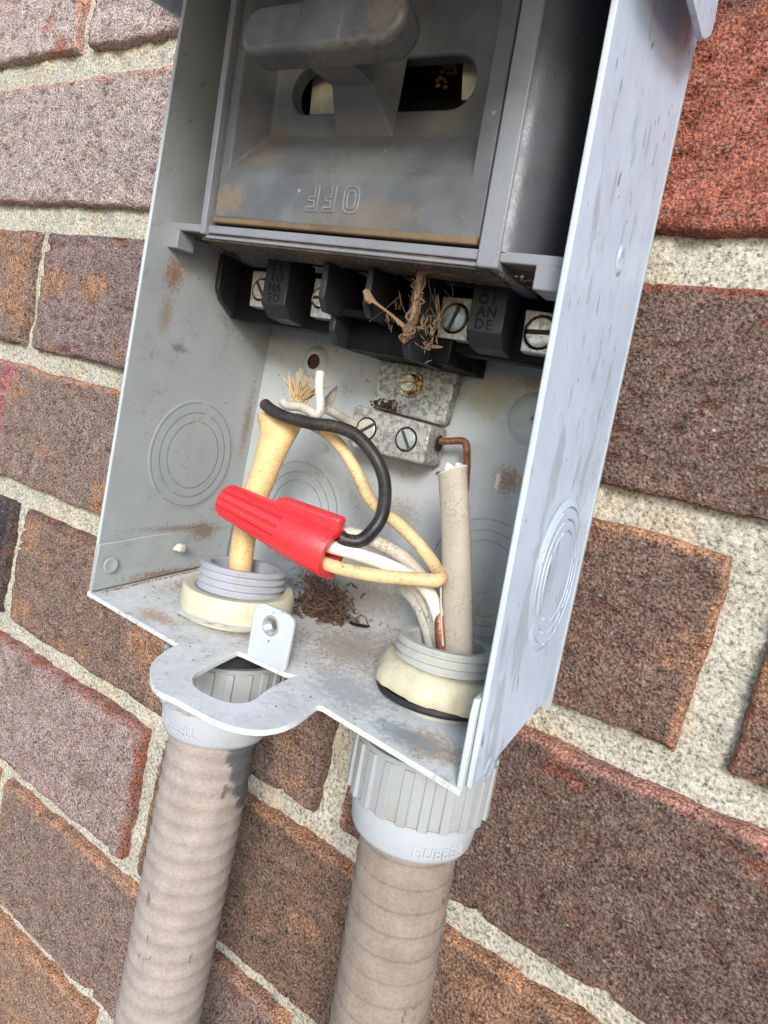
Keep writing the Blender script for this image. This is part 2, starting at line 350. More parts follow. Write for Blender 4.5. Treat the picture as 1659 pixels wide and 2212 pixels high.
M['grey_jacket'] = wire_mat('grey_cable_jacket', (.47, .41, .33), (.27, .22, .16), .35, 12, .6)
M['strip'] = wire_mat('torn_sheath', (.55, .53, .46), (.22, .19, .13), .7, 15, .6)
M['black_wire'] = wire_mat('black_insulation', (.014, .014, .016), (.09, .07, .05), .55, 18, .42)
M['red'] = NT('red_wire_connector')
def red_mat():
    t = M['red']; c = t.mix(t.ramp(t.noise(.55, 3, .7), (.56, 0), (.76, .35)), (.80, .035, .045), (.88, .26, .22))
    c = t.mix(t.ramp(t.noise(6, 4, .6), (.5, 0), (.75, .5)), c, (.62, .015, .022))
    t.set(Base_Color=c, Roughness=.38, Specular_IOR_Level=.5, Coat_Weight=.1)
    t.bump(t.noise(.6, 3, .65), .14, .7); return t.m
M['red'] = red_mat()
M['thread'] = plastic_mat('grey_pvc_thread', (.40, .41, .45), (.28, .25, .20), .5, .45, 1, False)
M['thread_old'] = plastic_mat('weathered_pvc_thread', (.45, .45, .42), (.33, .29, .22), .6, .5, 3, False)
M['nut'] = plastic_mat('yellowed_nylon_nut', (.62, .575, .41), (.42, .36, .22), .6, .42, 5, False)
M['nut_old'] = plastic_mat('dirty_nylon_nut', (.58, .53, .38), (.36, .29, .18), .75, .5, 7, True)
M['gland'] = plastic_mat('grey_pvc_gland', (.36, .37, .38), (.30, .26, .21), .5, .5, 9, True)
M['collar'] = plastic_mat('grey_pvc_collar', (.46, .48, .51), (.36, .34, .31), .45, .45, 11, True)
M['rubber'] = plain('black_rubber', (.015, .015, .015), .6)
M['conduit'] = conduit_mat()
M['straw'] = plain('dry_straw', (.55, .40, .22), .8)
M['seed'] = plain('dry_seed_head', (.11, .06, .036), .9)
M['root'] = plain('dry_root', (.30, .18, .10), .9)
M['shred'] = plain('dusty_shreds', (.19, .12, .07), .9)
M['leaf'] = plain('dry_leaf', (.34, .27, .20), .8)
M['soil'] = plain('brown_soil', (.07, .035, .018), .95)
M['mud'] = plain('orange_mud', (.22, .10, .045), .95)
M['cream'] = plain('cream_fibre_board', (.62, .55, .40), .8)

# ------------------------------------------------------------------ unseen concrete ground below the wall, added for bounce light
gm = NT('pale_concrete'); gm.set(Base_Color=gm.mix(gm.noise(60, 6, .6), (.24, .225, .20), (.18, .17, .15)), Roughness=.9); gm.bump(gm.noise(3, 4), 1.0, .5)
bounce_gnd = mesh('ground', [(-2e4, -2e4, -900), (2e4, -2e4, -900), (2e4, 900, -900), (-2e4, 900, -900)], [(0, 1, 2, 3)], gm.m); bounce_gnd['kind'] = 'structure'

# ------------------------------------------------------------------ the brick wall
WROT = radians(2.1811); WOFF = (6.8, 0, 2.6)
wall = thing('brick_wall', 'weathered brown and red brick wall with pale sandy mortar behind the grey box', 'wall', WOFF)
wall.rotation_euler = (0, WROT, 0)
#   bed joints: centre height at the left (x=-200) and right (x=150), thickness
BED = {0: (271, 271, 12), 1: (202, 199, 14), 2: (131, 125, 13.5), 3: (62.5, 58.5, 10), 4: (-7, -5.5, 11.5), 5: (-77, -77.5, 10.5),
       6: (-149, -147, 8), 7: (-222, -216, 9), 8: (-289, -289, 9)}
def bedz(k, x): a, b, t = BED[k]; return a + (b - a) * (x + 200) / 350.0
GREYB, BROWN, DARKB, REDB, ORNG, BLK = (.40, .335, .31), (.22, .165, .14), (.125, .09, .075), (.33, .125, .085), (.30, .18, .115), (.05, .045, .05)  # GREYB also carries glare on the upper left bricks
PINK, RUST, ORE = (.48, .24, .18), (.27, .085, .05), (.46, .25, .14)
#   course: perpend positions and (face, arris, blend colour, blend amount)
COURSES = {
 1: ([-373, -167, 39, 245], [(GREYB, PINK, REDB, .35), (GREYB, RUST, BROWN, .3), (BROWN, RUST, REDB, .3)]),
 2: ([-261, -55, 151, 357], [((.36, .30, .275), PINK, GREYB, .3), (REDB, RUST, DARKB, .5), (REDB, RUST, DARKB, .3)]),
 3: ([-382, -175.5, 30, 236], [(ORNG, BROWN, BROWN, .4), ((.22, .165, .155), DARKB, ORNG, .4), ((.165, .115, .095), RUST, RUST, .1)]),
 4: ([-257, -51, 155.5, 361], [(BROWN, ORE, ORNG, .3), ((.175, .118, .095), ORE, ORNG, .3), ((.19, .125, .098), ORE, ORNG, .3)]),
 5: ([-366, -160, 53, 259], [(BLK, DARKB, DARKB, .4), ((.20, .14, .115), DARKB, ORNG, .5), ((.155, .11, .09), PINK, RUST, .1)]),
 6: ([-243, -36.5, 170, 376], [((.31, .24, .22), RUST, BROWN, .25), ((.195, .135, .10), ORE, ORNG, .35), (BROWN, ORE, ORNG, .3)]),
 7: ([-346, -140, 62, 268], [(BROWN, ORE, ORNG, .3), ((.22, .16, .135), ORE, BROWN, .4), ((.16, .11, .09), ORE, ORNG, .35)]),
 8: ([-243, -37, 169], [((.27, .18, .13), ORE, ORNG, .5), (BROWN, ORE, ORNG, .3)]),
}
def make_brick(x0, x1, zf0, zf1, style, seed, step=1.15):
    """a brick: rough face, rounded irregular arrises, sides going back into the mortar"""
    face, arris, alt, amt = [np.array(q) for q in style]
    U = x1 - x0; Vh = 60.0
    nu = int(U / step); nv = int(Vh / step)
    u = np.linspace(0, 1, nu); w = np.linspace(0, 1, nv)
    e = .0035; u = np.r_[0, 0, .35 * step / U, u[1:-1], 1 - .35 * step / U, 1, 1]; w = np.r_[0, 0, .35 * step / Vh, w[1:-1], 1 - .35 * step / Vh, 1, 1]
    nu, nv = len(u), len(w); Ug, Wg = np.meshgrid(u, w)
    X = x0 + Ug * U; Z = zf0(X) * (1 - Wg) + zf1(X) * Wg
    so = seed * 13.7
    # wavering outline
    wv = 1.3
    lu = fbm(Z / 17 + so, np.zeros_like(Z) + so, 3) * wv; ru = fbm(Z / 17 - so, np.zeros_like(Z) + 3 + so, 3) * wv
    bw = fbm(X / 20 + so, np.zeros_like(X) + 7 + so, 3) * wv; tw = fbm(X / 20 - so, np.zeros_like(X) + 11 + so, 3) * wv
    X2 = X + lu * (1 - Ug) + ru * Ug; Z2 = Z + bw * (1 - Wg) + tw * Wg
    dl = np.minimum(Ug * U, (1 - Ug) * U); dv = np.minimum(Wg * Vh, (1 - Wg) * Vh)
    R = 1.9 + 1.2 * fbm(X / 11 + so, Z / 11, 2)
    R = np.clip(R, .9, 4)
    a = np.clip(1 - dl / R, 0, 1); b = np.clip(1 - dv / R, 0, 1); q = np.clip(np.sqrt(a * a + b * b), 0, 1)
    y = R * (1 - np.sqrt(np.clip(1 - q * q, 0, 1)))
    n1 = fbm(X / 26 + so, Z / 26 - so, 4); n2 = fbm(X / 3.1 + so, Z / 3.1, 3)
    crk = fbm(X / 11 + so + 40, Z / 2.3 + so, 3); crack = sst(.36, .56, crk)
    pit = sst(.42, .60, fbm(X / 5 + so, Z / 4 + 90, 3))
    y = y + n1 * 1.1 + n2 * .5 + crack * 2.2 + pit * 1.6
    chip = sst(.30, .55, fbm(X / 16 + so + 77, Z / 13 + so, 3)) * sst(9, 2, np.minimum(dl, dv)); y = y + chip * 2.2
    y[0] = 12; y[-1] = 12; y[:, 0] = 12; y[:, -1] = 12
    n3 = fbm(X / 34 + so * 2, Z / 24 + so, 6)
    m = sst(1.0 - amt * 1.1, 1.45 - amt * 1.1, .5 + n3)[..., None]
    C = face * (1 - m) + alt * m
    ed = np.clip(sst(3.2, 1.2, np.minimum(dl, dv) + 1.5 * fbm(X / 9, Z / 9 + so, 3)), 0, 1)[..., None]
    botm = ((Wg * Vh) < np.minimum(dl, (1 - Wg) * Vh))[..., None]; ed = ed * np.where(botm, .3, 1.0) * (.5 + .45 * sst(-.25, .35, fbm(X / 14 - so, Z / 14, 3)))[..., None]; C = C * (1 - .85 * ed) + arris * .85 * ed
    re = np.clip(pit * .5 + crack * .35 + chip * .7, 0, 1)[..., None]
    C = C * (1 - re) + (np.array(RUST) * .55 + arris * .25) * re
    C = C * (1 + .35 * fbm(X / 7 + so, Z / 7 + 5, 3))[..., None]
    if seed == 41:                                           # a streak of pink paint on the brick at the left
        pk = sst(6.5, 4, np.abs(X + 190 - (Z - 20) * .08)) * sst(-.4, .25, fbm(X / 4, Z / 7, 3) + .15); C = C * (1 - .55 * pk[..., None]) + np.array((.42, .10, .16)) * .55 * pk[..., None]
    C = C * (np.array((1.36, 1.30, 1.29)) if x0 < -60 else np.array((1.18, 1.10, 1.08))); V = np.stack([X2, y, Z2], -1).reshape(-1, 3)  # bricks left of the box painted brighter, glare put into their colour
    i = np.arange(nv - 1)[:, None] * nu + np.arange(nu - 1)[None]
    F = np.stack([i, i + 1, i + nu + 1, i + nu], -1).reshape(-1, 4)
    return V, F, np.clip(C, .01, 1).reshape(-1, 3)
def fast_mesh(name, V, F, mat, parent, cols):
    me = bpy.data.meshes.new(name); me.vertices.add(len(V)); me.vertices.foreach_set('co', (V * S).astype(np.float32).ravel())
    me.loops.add(F.size); me.loops.foreach_set('vertex_index', F.astype(np.int32).ravel())
    me.polygons.add(len(F)); me.polygons.foreach_set('loop_start', np.arange(0, F.size, 4, dtype=np.int32)); 
    me.update(calc_edges=True); me.shade_smooth()
    a = me.color_attributes.new('Col', 'FLOAT_COLOR', 'POINT'); a.data.foreach_set('color', np.c_[cols, np.ones(len(cols))].astype(np.float32).ravel())
    me.materials.append(mat); o = bpy.data.objects.new(name, me); link(o, parent); return o
for k, (per, styles) in COURSES.items():
    for i in range(len(per) - 1):
        x0, x1 = max(per[i] + 5.5, -300), min(per[i + 1] - 5.5, 300)
        if k == 4 and i == 1: x1 -= 1
        lo = lambda X, k=k: bedz(k, X) + BED[k][2] / 2
        hi = lambda X, k=k: bedz(k - 1, X) - BED[k - 1][2] / 2
        V, F, C = make_brick(x0, x1, lo, hi, styles[i], k * 10 + i + 1)
        fast_mesh('brick', V, F, M['brick'], wall, C)
#   plainer bricks beyond the frame, so that the wall goes on
for row in range(-5, 16):
    zr = 5 - row
    for c_ in range(-4, 4):
        x0 = c_ * 206 + (46 if row % 2 else -57) ; x1 = x0 + 195
        z0 = bedz(row, 0) + 5 if row in BED else -79 + (5 - row) * 70 + 5
        if row in COURSES and x1 > COURSES[row][0][0] - 20 and x0 < COURSES[row][0][-1] + 20: continue
        st = [((.20, .145, .12), ORE, ORNG, .35), ((.26, .21, .19), PINK, BROWN, .3), ((.16, .115, .095), RUST, RUST, .2)][(row * 5 + c_ * 3) % 3]
        V, F, C = make_brick(x0, x1, lambda X, z0=z0: z0 + 0 * X, lambda X, z0=z0: z0 + 59 + 0 * X, st, 200 + row * 9 + c_, 4.0); fast_mesh('brick', V, F, M['brick'], wall, C)
gx = np.r_[-820:-300:8, np.arange(-300, 300.1, 1.7), 304:830:8]; gz = np.r_[-790:-300:8, np.arange(-300, 290.1, 1.7), 294:760:8]; X, Z = np.meshgrid(gx, gz)
Y = 5.2 + 1.7 * fbm(X / 19, Z / 19, 4) + .8 * fbm(X / 4, Z / 4, 3)
mc = np.array((.50, .47, .395)) * (1 + .16 * fbm(X / 40, Z / 30, 3))[..., None]
st = sst(.1, .5, fbm(X / 22 + 5, Z / 22, 3))[..., None]; stn = sst(.15, .6, fbm(X / 9 + 31, Z / 7, 4))[..., None]; mc = mc * (1 - .18 * stn); mc = mc * (1 - .35 * st) + np.array((.55, .42, .24)) * .35 * st
i = np.arange(len(gz) - 1)[:, None] * len(gx) + np.arange(len(gx) - 1)[None]
F = np.stack([i, i + 1, i + len(gx) + 1, i + len(gx)], -1).reshape(-1, 4)
fast_mesh('mortar', np.stack([X, Y, Z], -1).reshape(-1, 3), F, M['mortar'], wall, np.clip(mc, 0, 1).reshape(-1, 3))

# ------------------------------------------------------------------ the steel box
TOP = 215.0; TH = 1.3; YB = -4.0
enc = thing('disconnect_box', 'open grey painted steel disconnect box without its cover, screwed to the brick wall', 'electrical box')
def xl(y, z):                                    # inner face of the left side
    f = .3 + .0225 * (z - 2.5); b = .1 + .024 * (z - 98); t = (y + 62.2) / 57.2; return f * (1 - t) + b * t
def xr(y, z):                                    # outer face of the right side
    f = 122.8 - .0323 * (z + 1.8); b = 123.1 - .0094 * (z - 3.5); t = (y + 62.2) / 58.2; return f * (1 - t) + b * t
def panel(name, xf, thick, yz, mat, parent, bevel=.35, edge=None):
    bm = bmesh.new(); n = len(yz)
    a = [(xf(y, z), y, z) for y, z in yz]; b = [(xf(y, z) + thick, y, z) for y, z in yz]
    bm.free(); v = a + b
    f = [tuple(range(n)), tuple(range(2 * n - 1, n - 1, -1))] + [(i, (i + 1) % n, n + (i + 1) % n, n + i) for i in range(n)]
    o = fixn(mesh(name, v, f, mat, parent, bevel=bevel))
    if edge is not None: o.data.materials.append(M['steel_edge']); o.data.polygons[2 + edge].material_index = 1
    return o
left = panel('side_panel', xl, -TH, [(-62.2, 2.2), (YB, 7), (YB, TOP), (-62.2, TOP)], M['steel_in'], enc, edge=3)
left['label'] = 'shaded inner left side of the box with a ringed knockout'
right = panel('side_panel', lambda y, z: xr(y, z) - TH, TH, [(-62.2, -1.8), (YB, 3.5), (YB, TOP), (-62.2, TOP)], M['steel_out'], enc, edge=3)
right['label'] = 'sun bleached outer right side with grey streaks'
back = prism('back_panel', [(-3, YB - TH, 2), (123.5, YB - TH, -2), (121, YB - TH, TOP), (2, YB - TH, TOP)], (0, TH, 0), M['steel_back'], enc, bevel=0)
prism('top_panel', [(1.5, -62, TOP), (116, -62, TOP), (121, YB, TOP), (2, YB, TOP)], (0, 0, TH), M['steel_out'], enc, bevel=.3)
# turned-up flaps of the floor, inside both sides
panel('corner_flap', lambda y, z: xl(y, z) + .05, TH, [(-63.2, 3.2), (-8, 8), (-8, 23), (-62.9, 17.4)], M['steel_in'], enc)
panel('corner_flap', lambda y, z: xr(y, z) - TH - .15, -TH, [(-63.6, -1.9), (-8, 3), (-8, 20), (-62.6, 16), (-63.4, 13)], M['steel_edge'], enc)
# floor with the padlock loop
def c8(*q): return [tuple(bfl(172.8 + .3472 * a, 1152 + .3472 * b)[:2]) for a, b in q]
loop = c8((615, 690), (570, 708), (520, 740), (478, 770), (450, 802), (438, 835), (437, 870), (441, 908), (452, 942), (475, 970), (505, 992), (560, 1015), (630, 1050), (700, 1090), (775, 1130), (850, 1165), (910, 1188), (970, 1207), (1035, 1220), (1100, 1226), (1165, 1224), (1230, 1214), (1290, 1196), (1345, 1170), (1390, 1140), (1430, 1108), (1460, 1082), (1484, 1070), (1512, 1078))
hole = c8((985, 735), (930, 760), (860, 795), (790, 832), (735, 862), (708, 885), (698, 908), (702, 935), (722, 962), (755, 985), (800, 1008), (850, 1030), (905, 1048), (960, 1057), (1015, 1056), (1062, 1046), (1105, 1022), (1145, 988), (1190, 957), (1245, 928), (1300, 903), (1350, 885), (1325, 880), (1280, 868), (1180, 822), (1080, 775), (1020, 748))
xb = lambda y: xr(y, 2) - TH - 1.3
outl = [(-.9, -62.5)] + loop + [(xb(-63.6) + 1.2, -63.8), (xb(-5), -5.2), (xl(-5, 7), -5.2)]
fl = prism('bottom_panel', [(x, y, zb(x, y)) for x, y in outl], (0, 0, -TH), M['steel_floor'], enc, bevel=.3, holes=[[(x, y, zb(x, y)) for x, y in hole]])
fl['label'] = 'chalky box floor with a padlock loop in front'
# upright screw lug behind the loop
yl = -55.1
pl = [by(u, v, yl) for u, v in [(532, 1417), (541, 1360), (548, 1318), (556, 1305), (570, 1304), (600, 1317), (622, 1329), (632, 1340), (633, 1352), (624, 1400), (613, 1453)]]
ch = by(585, 1352, yl); ring = [ch + 2.15 * np.array((cos(a), 0, sin(a))) for a in np.linspace(0, 2 * pi, 24, endpoint=False)]
lug = prism('screw_lug', pl, (0, TH, 0), M['steel_edge'], enc, bevel=.3, holes=[ring])
lathe('threaded_hole', [(2.15, -.3), (1.75, .2), (2.1, .7), (1.7, 1.2), (2.1, 1.7), (1.7, 2.2), (2.1, 2.7), (2.1, 3.4), (2.7, 3.4), (2.7, -.0), (2.5, -.3)], ch, (0, 1, 0), M['screw'], lug, n=28)
# knockouts: shallow discs with pressed ring grooves, interrupted by ties
def knockout(c, nrm, radii, ties, mat, parent, up=(0, 0, 1), h=.22, gw=.24, gd=.75, a0=0, a1=2 * pi, dirty=True):
    Z = np.array(nrm, float); Z /= np.linalg.norm(Z); Xv = np.cross(up, Z); Xv /= np.linalg.norm(Xv); Yv = np.cross(Z, Xv)
    rs = [0.01]
    for r in radii: rs += [r - 1.3, r - gw * 1.6, r - gw, r, r + gw, r + gw * 1.6]
    rs += [radii[-1] + 1.0, radii[-1] + 2.2]; n = 144; v = []
    for ri in rs:
        for j in range(n):
            a = a0 + (a1 - a0) * j / n; hh = h
            for q, r in enumerate(radii):
                if abs(ri - r) < gw * .6:
                    if not any(abs((a - t + pi) % (2 * pi) - pi) < 1.5 / r for t in ties[q]): hh = h - gd
            if ri > radii[-1] + .9: hh = h * .4
            if ri > radii[-1] + 2: hh = -.3
            v.append(np.array(c) + ri * (cos(a) * Xv + sin(a) * Yv) + hh * Z)
    f = [(i * n + j, i * n + (j + 1) % n, (i + 1) * n + (j + 1) % n, (i + 1) * n + j) for i in range(len(rs) - 1) for j in range(n)]
    o = mesh('knockout', v, f, mat, parent, smooth=25)
    if dirty:
        o.data.materials.append(M['groove'])
        low = [False] * len(v); 
        for q in range(len(v)): low[q] = (np.array(v[q]) - np.array(c)) @ Z < h - gd * .9 and q // n < len(rs) - 2
        for pg in o.data.polygons:
            if sum(low[q] for q in pg.vertices) >= 2: pg.material_index = 1
    return o
lc = bx(423, 985, 1.2); lc[0] = xl(lc[1], lc[2])
knockout(lc, (1, -(xl(-5, 45) - xl(-62, 45)) / 57., -.023), (11, 14, 17.2), ((pi / 2, 4.0), (1.3, 4.2), (1.5, 4.1)), M['steel_in'], left)
rc = bx(1205, 1245, 122.5); rc[0] = xr(rc[1], rc[2])
knockout(rc, (1, -(xr(-5, 38) - xr(-62, 38)) / 57., .02), (11, 13.7, 16.6), ((1.7, 4.4), (1.8, 4.6), (1.9, 4.8)), M['steel_out'], right, dirty=False, gd=.8, h=.3, gw=.34)
knockout((25.5, YB - TH, 32.6), (0, -1, 0), (11, 14, 17.4), ((1.5, 4.5), (1.2, 4.0), (1.0, 4.3)), M['steel_back'], back)
knockout((97, YB - TH, 28.6), (0, -1, 0), (11, 14, 17.2), ((.9, 4.5), (1.1, 4.0), (1.2, 4.3)), M['steel_back'], back)
# dimpled mounting bosses
def boss(c, r, parent, rh, mat):
    prof = [(rh, 1.0), (rh + .4, 1.3), (r * .62, 1.25), (r * .78, .9), (r * .92, .3), (r, -.2)]
    return lathe('mounting_boss', prof, c, (0, -1, 0), mat, parent, n=48, smooth=60, closed=False)
b1 = by(678.6, 781.6, -6); boss((b1[0], YB - TH, b1[2]), 5.8, back, 2.55, M['steel_back'])
lathe('screw_hole', [(0.01, .12), (2.5, .12), (2.6, .9), (2.55, 1.06)], (b1[0], YB - TH, b1[2]), (0, -1, 0), M['soil'], back, n=28, closed=False)
b2 = by(1152, 905, -6); boss((b2[0], YB - TH, b2[2]), 8.0, back, .5, M['steel_back'])
# dimple and spot welds
d = bx(1350, 563, 121.8); d[0] = xr(d[1], d[2])
lathe('dimple', [(.01, -.25), (1.2, -.1), (1.9, .45), (2.6, .4), (3.4, -.15)], d, (1, 0, .0), M['steel_out'], right, n=32, smooth=80, closed=False)
for (u, v, x) in [(240, 1221, 2.2)]:
    w = bx(u, v, x + .3); lathe('spot_weld', [(.01, .05), (1.7, .05), (2.1, .25), (2.5, -.1)], w, (1, 0, 0), M['steel_in'], left, n=24, smooth=80, closed=False)
w = bx(1052, 1660, 122.4); w[0] = xr(w[1], w[2]); lathe('spot_weld', [(.01, .05), (1.9, .0), (2.3, .3), (2.8, -.1)], w, (1, 0, 0), M['steel_out'], right, n=24, smooth=80, closed=False)
w = bx(388, 1184, 2.6); v, f = tube_vf(spline([w + np.array(q) for q in ((-.6, 2.2, -.6), (.2, .8, 0), (.3, -.8, .2), (-.5, -2.2, -.4))], 6), [.3, 1.6, 1.5, .3], 10); mesh('caulk_blob', v, f, M['dirty_white'], left, smooth=60)
# oval drain hole by the back edge
dh = bfl(777, 1348, .06); lathe('drain_hole', [(.01, .02), (2.5, .02), (2.9, .25), (3.4, -.1)], dh, (-.035, .05, 1), M['void'], fl, n=28, smooth=60, closed=False)
# the raised cover hinged at the top, only its side lip shows
cx = 124.4; lx = -3.2
lipp = [bx(u, v, cx) for u, v in [(1480, -2), (1492, 44), (1502, 84), (1508, 89), (1522, 82), (1531, 50), (1540, -4)]]
ft = np.array((cx, -150.0, lipp[0][2] - 10)); lipp = lipp + [np.array((cx, -14.5, 188)), np.array((cx, -150, ft[2] + 24)), ft]
cov = thing('cover', 'raised cover', 'x'); del cov['label']; del cov['category']; cov.parent = enc
prism('cover_lip', lipp, (1.3, 0, 0), M['steel_out'], cov, bevel=.3)
a, b, c = lipp[-3], lipp[-2], lipp[-1]
prism('cover_lip', [np.array((lx, q[1], q[2])) for q in lipp[5:]], (-1.3, 0, 0), M['steel_out'], cov, bevel=.3)
prism('cover_sheet', [(lx - 1.3, a[1], a[2]), (cx + 1.3, a[1], a[2]), (cx + 1.3, b[1], b[2]), (lx - 1.3, b[1], b[2])], (0, 0, 1.3), M['steel_out'], cov, bevel=.3)

# ------------------------------------------------------------------ switch interior (grey frame and black terminal block)
def sh(a, y, c): return (a - .028 * (c - 108), y, c - .077 * (a - 57) + .09 * (y + 55))
def sb(a, y, c): return (a, y, c - .052 * (a - 57) + .05 * (y + 30))
sw = thing('switch_interior', 'dark grey moulded fuse frame above a black terminal block inside the box', 'switch')
FP = M['frame_plastic']
box('frame_flange', 1.2, 117.0, -55.2, -53.6, 105.0, 107.2, FP, sw, .3, sh)
box('frame_flange', 15, 101, -55.0, -40, 103.0, 104.9, M['brown_dirt_plastic'], sw, .3, sh)
box('frame_flange', 17, 99.5, -55.5, -54.2, 103.6, 104.4, FP, sw, .2, sh)
box('frame_flange', 1.4, 117.0, -53.5, -30, 104.95, 106.8, M['brown_dirt_plastic'], sw, .2, sh)
box('locating_tab', .9, 6.2, -55.6, -49.5, 100.0, 105.2, FP, sw, .3, sh)
box('locating_tab', 111.0, 116.6, -55.6, -46, 100.3, 105.2, FP, sw, .3, sh)
box('frame_rib', 15.6, 17.7, -56.6, -28, 104.4, 190, FP, sw, .35, sh)
box('frame_rib', 98.3, 103.2, -56.2, -28, 103.4, 190, FP, sw, .4, sh)
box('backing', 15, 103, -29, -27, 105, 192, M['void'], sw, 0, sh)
# concave pocket to the right of the handle
prof = [(103.2, -55.6), (104.2, -55.2), (105.6, -54.0), (106.8, -52), (107.6, -49.5), (108.2, -46), (108.7, -41), (109.2, -36), (109.8, -30), (110.6, -24), (112, -20), (119, -19)]
v = [sh(a, y, c) for c in (107, 192) for a, y in prof]; n = len(prof)
mesh('pocket', v, [(i, i + 1, n + i + 1, n + i) for i in range(n - 1)], M['pocket'], sw, smooth=60)
q = by(1250, 218, -33); box('pocket_rail', 107.5, 119, -33, -20, q[2] + 3.9, q[2] + 6.6, M['dark_plastic'], sw, .3, sh)
box('pocket_rail', 112.2, 113.4, -27, -19, 108, 138, M['dark_plastic'], sw, .3, sh)
# black terminal block
BK = M['black']
box('block_base', 2.2, 118.5, -28, -21, 89.2, 106, BK, sw, .4, sb)
prism('end_wall', [(2.0, -36, 107), (2.0, -36, 96.5), (2.0, -34, 93.5), (2.0, -28, 89.6), (2.0, -21, 89.6), (2.0, -21, 107)], (1.8, 0, 0), M['black_ridge'], sw, .3, f=sb)
def ridge(a0, a1, parent):
    return prism('marking_ridge', [(a0, -38.2, 107.5), (a0, -38.2, 93.6), (a0, -34.5, 90.4), (a0, -27, 89.6), (a0, -27, 107.5)], (a1 - a0, 0, 0), M['black_ridge'], parent, .35, f=sb)
r1 = ridge(24.3, 33.4, sw); r2 = ridge(90.8, 99.9, sw)
def divider(a, y0, c0, c1, t=1.9, ch=3.0):
    return prism('divider', [(a, y0, c1), (a, y0, c0 + ch), (a, y0 + ch * .8, c0), (a, -22, c0), (a, -22, c1)], (t, 0, 0), M['black_ridge'], sw, .3, f=sb)
divider(51.2, -46, 92.5, 106); divider(65.2, -46, 92.5, 106)
divider(76.3, -42, 84.5, 106, 2.4)
divider(50.2, -38, 85.3, 94, 2.0, 3.6)
box('pedestal', 50, 84.5, -31, YB - TH - .2, 85.6, 93.5, BK, sw, .4, sb)
box('center_bridge', 52, 78, -38, -27, 93.0, 95.2, BK, sw, .3, sb)
def disc_screw(c, nrm, r, ang, mat, parent, hgt=.9, slot=.17, name='screw', up=(0, 0, 1), sd=.8):
    """slotted screw head: two half discs with a real slot, and its floor"""
    Z = np.array(nrm, float); Z /= np.linalg.norm(Z); X = np.cross(up, Z); X /= np.linalg.norm(X); Y = np.cross(Z, X)
    X, Y = cos(ang) * X + sin(ang) * Y, -sin(ang) * X + cos(ang) * Y; c = np.array(c); parts = []
    for s in (1, -1):
        aa = math.asin(slot); pts = [np.array((cos(t), sin(t) * s)) * r for t in np.linspace(aa, pi - aa, 18)]
        lo = [c + p[0] * X + p[1] * Y - .6 * Z for p in pts]; hi = [c + p[0] * X + p[1] * Y + (hgt - .25) * Z for p in pts]
        tp = [c + (p[0] * .9) * X + (p[1] * .9 + s * slot * r * .1) * Y + hgt * Z for p in pts]; m = len(pts)
        v = lo + hi + tp; f = [tuple(range(2 * m, 3 * m))]
        for k in (0, 1):
            f += [(k * m + i, k * m + (i + 1) % m, (k + 1) * m + (i + 1) % m, (k + 1) * m + i) for i in range(m)]
        parts.append((v, f))
    ringv = [c + r * .97 * (cos(t) * X + sin(t) * Y) + max(hgt - sd, .1) * Z for t in np.linspace(0, 2 * pi, 28, endpoint=False)]
    parts.append((ringv, [tuple(range(28))]))
    v, f = merge(parts); o = fixn(mesh(name, v, f, mat, parent, smooth=30)); o.data.materials.append(M['slot']); o.data.polygons[len(f) - 1].material_index = 1; return o
def terminal(px, zpx, scr, ang, r, smat, yf=-31.5, depth=6):
    P = [by(u, v, yf) for u, v in px]; C = by(*scr, yf)
    hol = [C + (r + .55) * np.array((cos(a), 0, sin(a))) for a in np.linspace(0, 2 * pi, 28, endpoint=False)]
    o = prism('terminal_lug', P, (0, depth, 0), M['lug'], sw, .3, holes=[hol] if zpx else [])
    lathe('screw_well', [(.01, -2.2), (r + .5, -2.2), (r + .58, .02)], C, (0, -1, 0), M['void'], o, n=28, closed=False)
    disc_screw(C + np.array((0, .6, 0)), (0, -1, 0), r, ang, smat, o); return o
terminal([(547, 584), (538, 660), (598, 668), (606, 590)], True, (563, 625), -.9, 2.9, M['screw_pale'])
terminal([(682, 601), (670, 683), (722, 690), (734, 607)], True, (692, 643), 0.02, 2.6, M['screw_pale'])
terminal([(957, 640), (943, 728), (1007, 736), (1021, 645)], True, (981, 687), 1.25, 3.35, M['screw'])
terminal([(1136, 668), (1123, 758), (1213, 771), (1226, 680)], True, (1167, 718), .02, 3.5, M['screw_pale'])
# vertical engraved markings on the two ridges
def letters(txt, h, name, mat, parent, fn, ext=.12, bold=.0, sx=1.0, spacing=1.0):
    cu = bpy.data.curves.new('t', 'FONT'); cu.body = txt; cu.size = h / .73; cu.extrude = ext; cu.offset = bold; cu.resolution_u = 3; cu.align_x = 'CENTER'; cu.space_character = spacing
    to = bpy.data.objects.new('t', cu); col.objects.link(to); bpy.context.view_layer.update()
    me = bpy.data.meshes.new_from_object(to.evaluated_get(bpy.context.evaluated_depsgraph_get()))
    v = [fn(q.co.x * sx, q.co.y, q.co.z) for q in me.vertices]; f = [tuple(q.vertices) for q in me.polygons]
    bpy.data.objects.remove(to); bpy.data.curves.remove(cu); bpy.data.meshes.remove(me)
    return mesh(name, v, f, mat, parent)
def ridge_text(par, a0, c1, c2, yf=-38.25):
    for j, word in enumerate((c1, c2)):
        for i, chh in enumerate(word):
            ac = a0 + 3.15 + j * 2.55; cc = 103.9 - i * 2.9
            letters(chh, 2.45, 'lettering', M['engrave'], par, lambda x, y, z, ac=ac, cc=cc: sb(ac + x, yf - z * .5, cc - .9 + y), 0.12, .09)
ridge_text(r1, 24.3, 'LINE', 'LOAD'); ridge_text(r2, 90.8, 'LOAD', 'LINE')

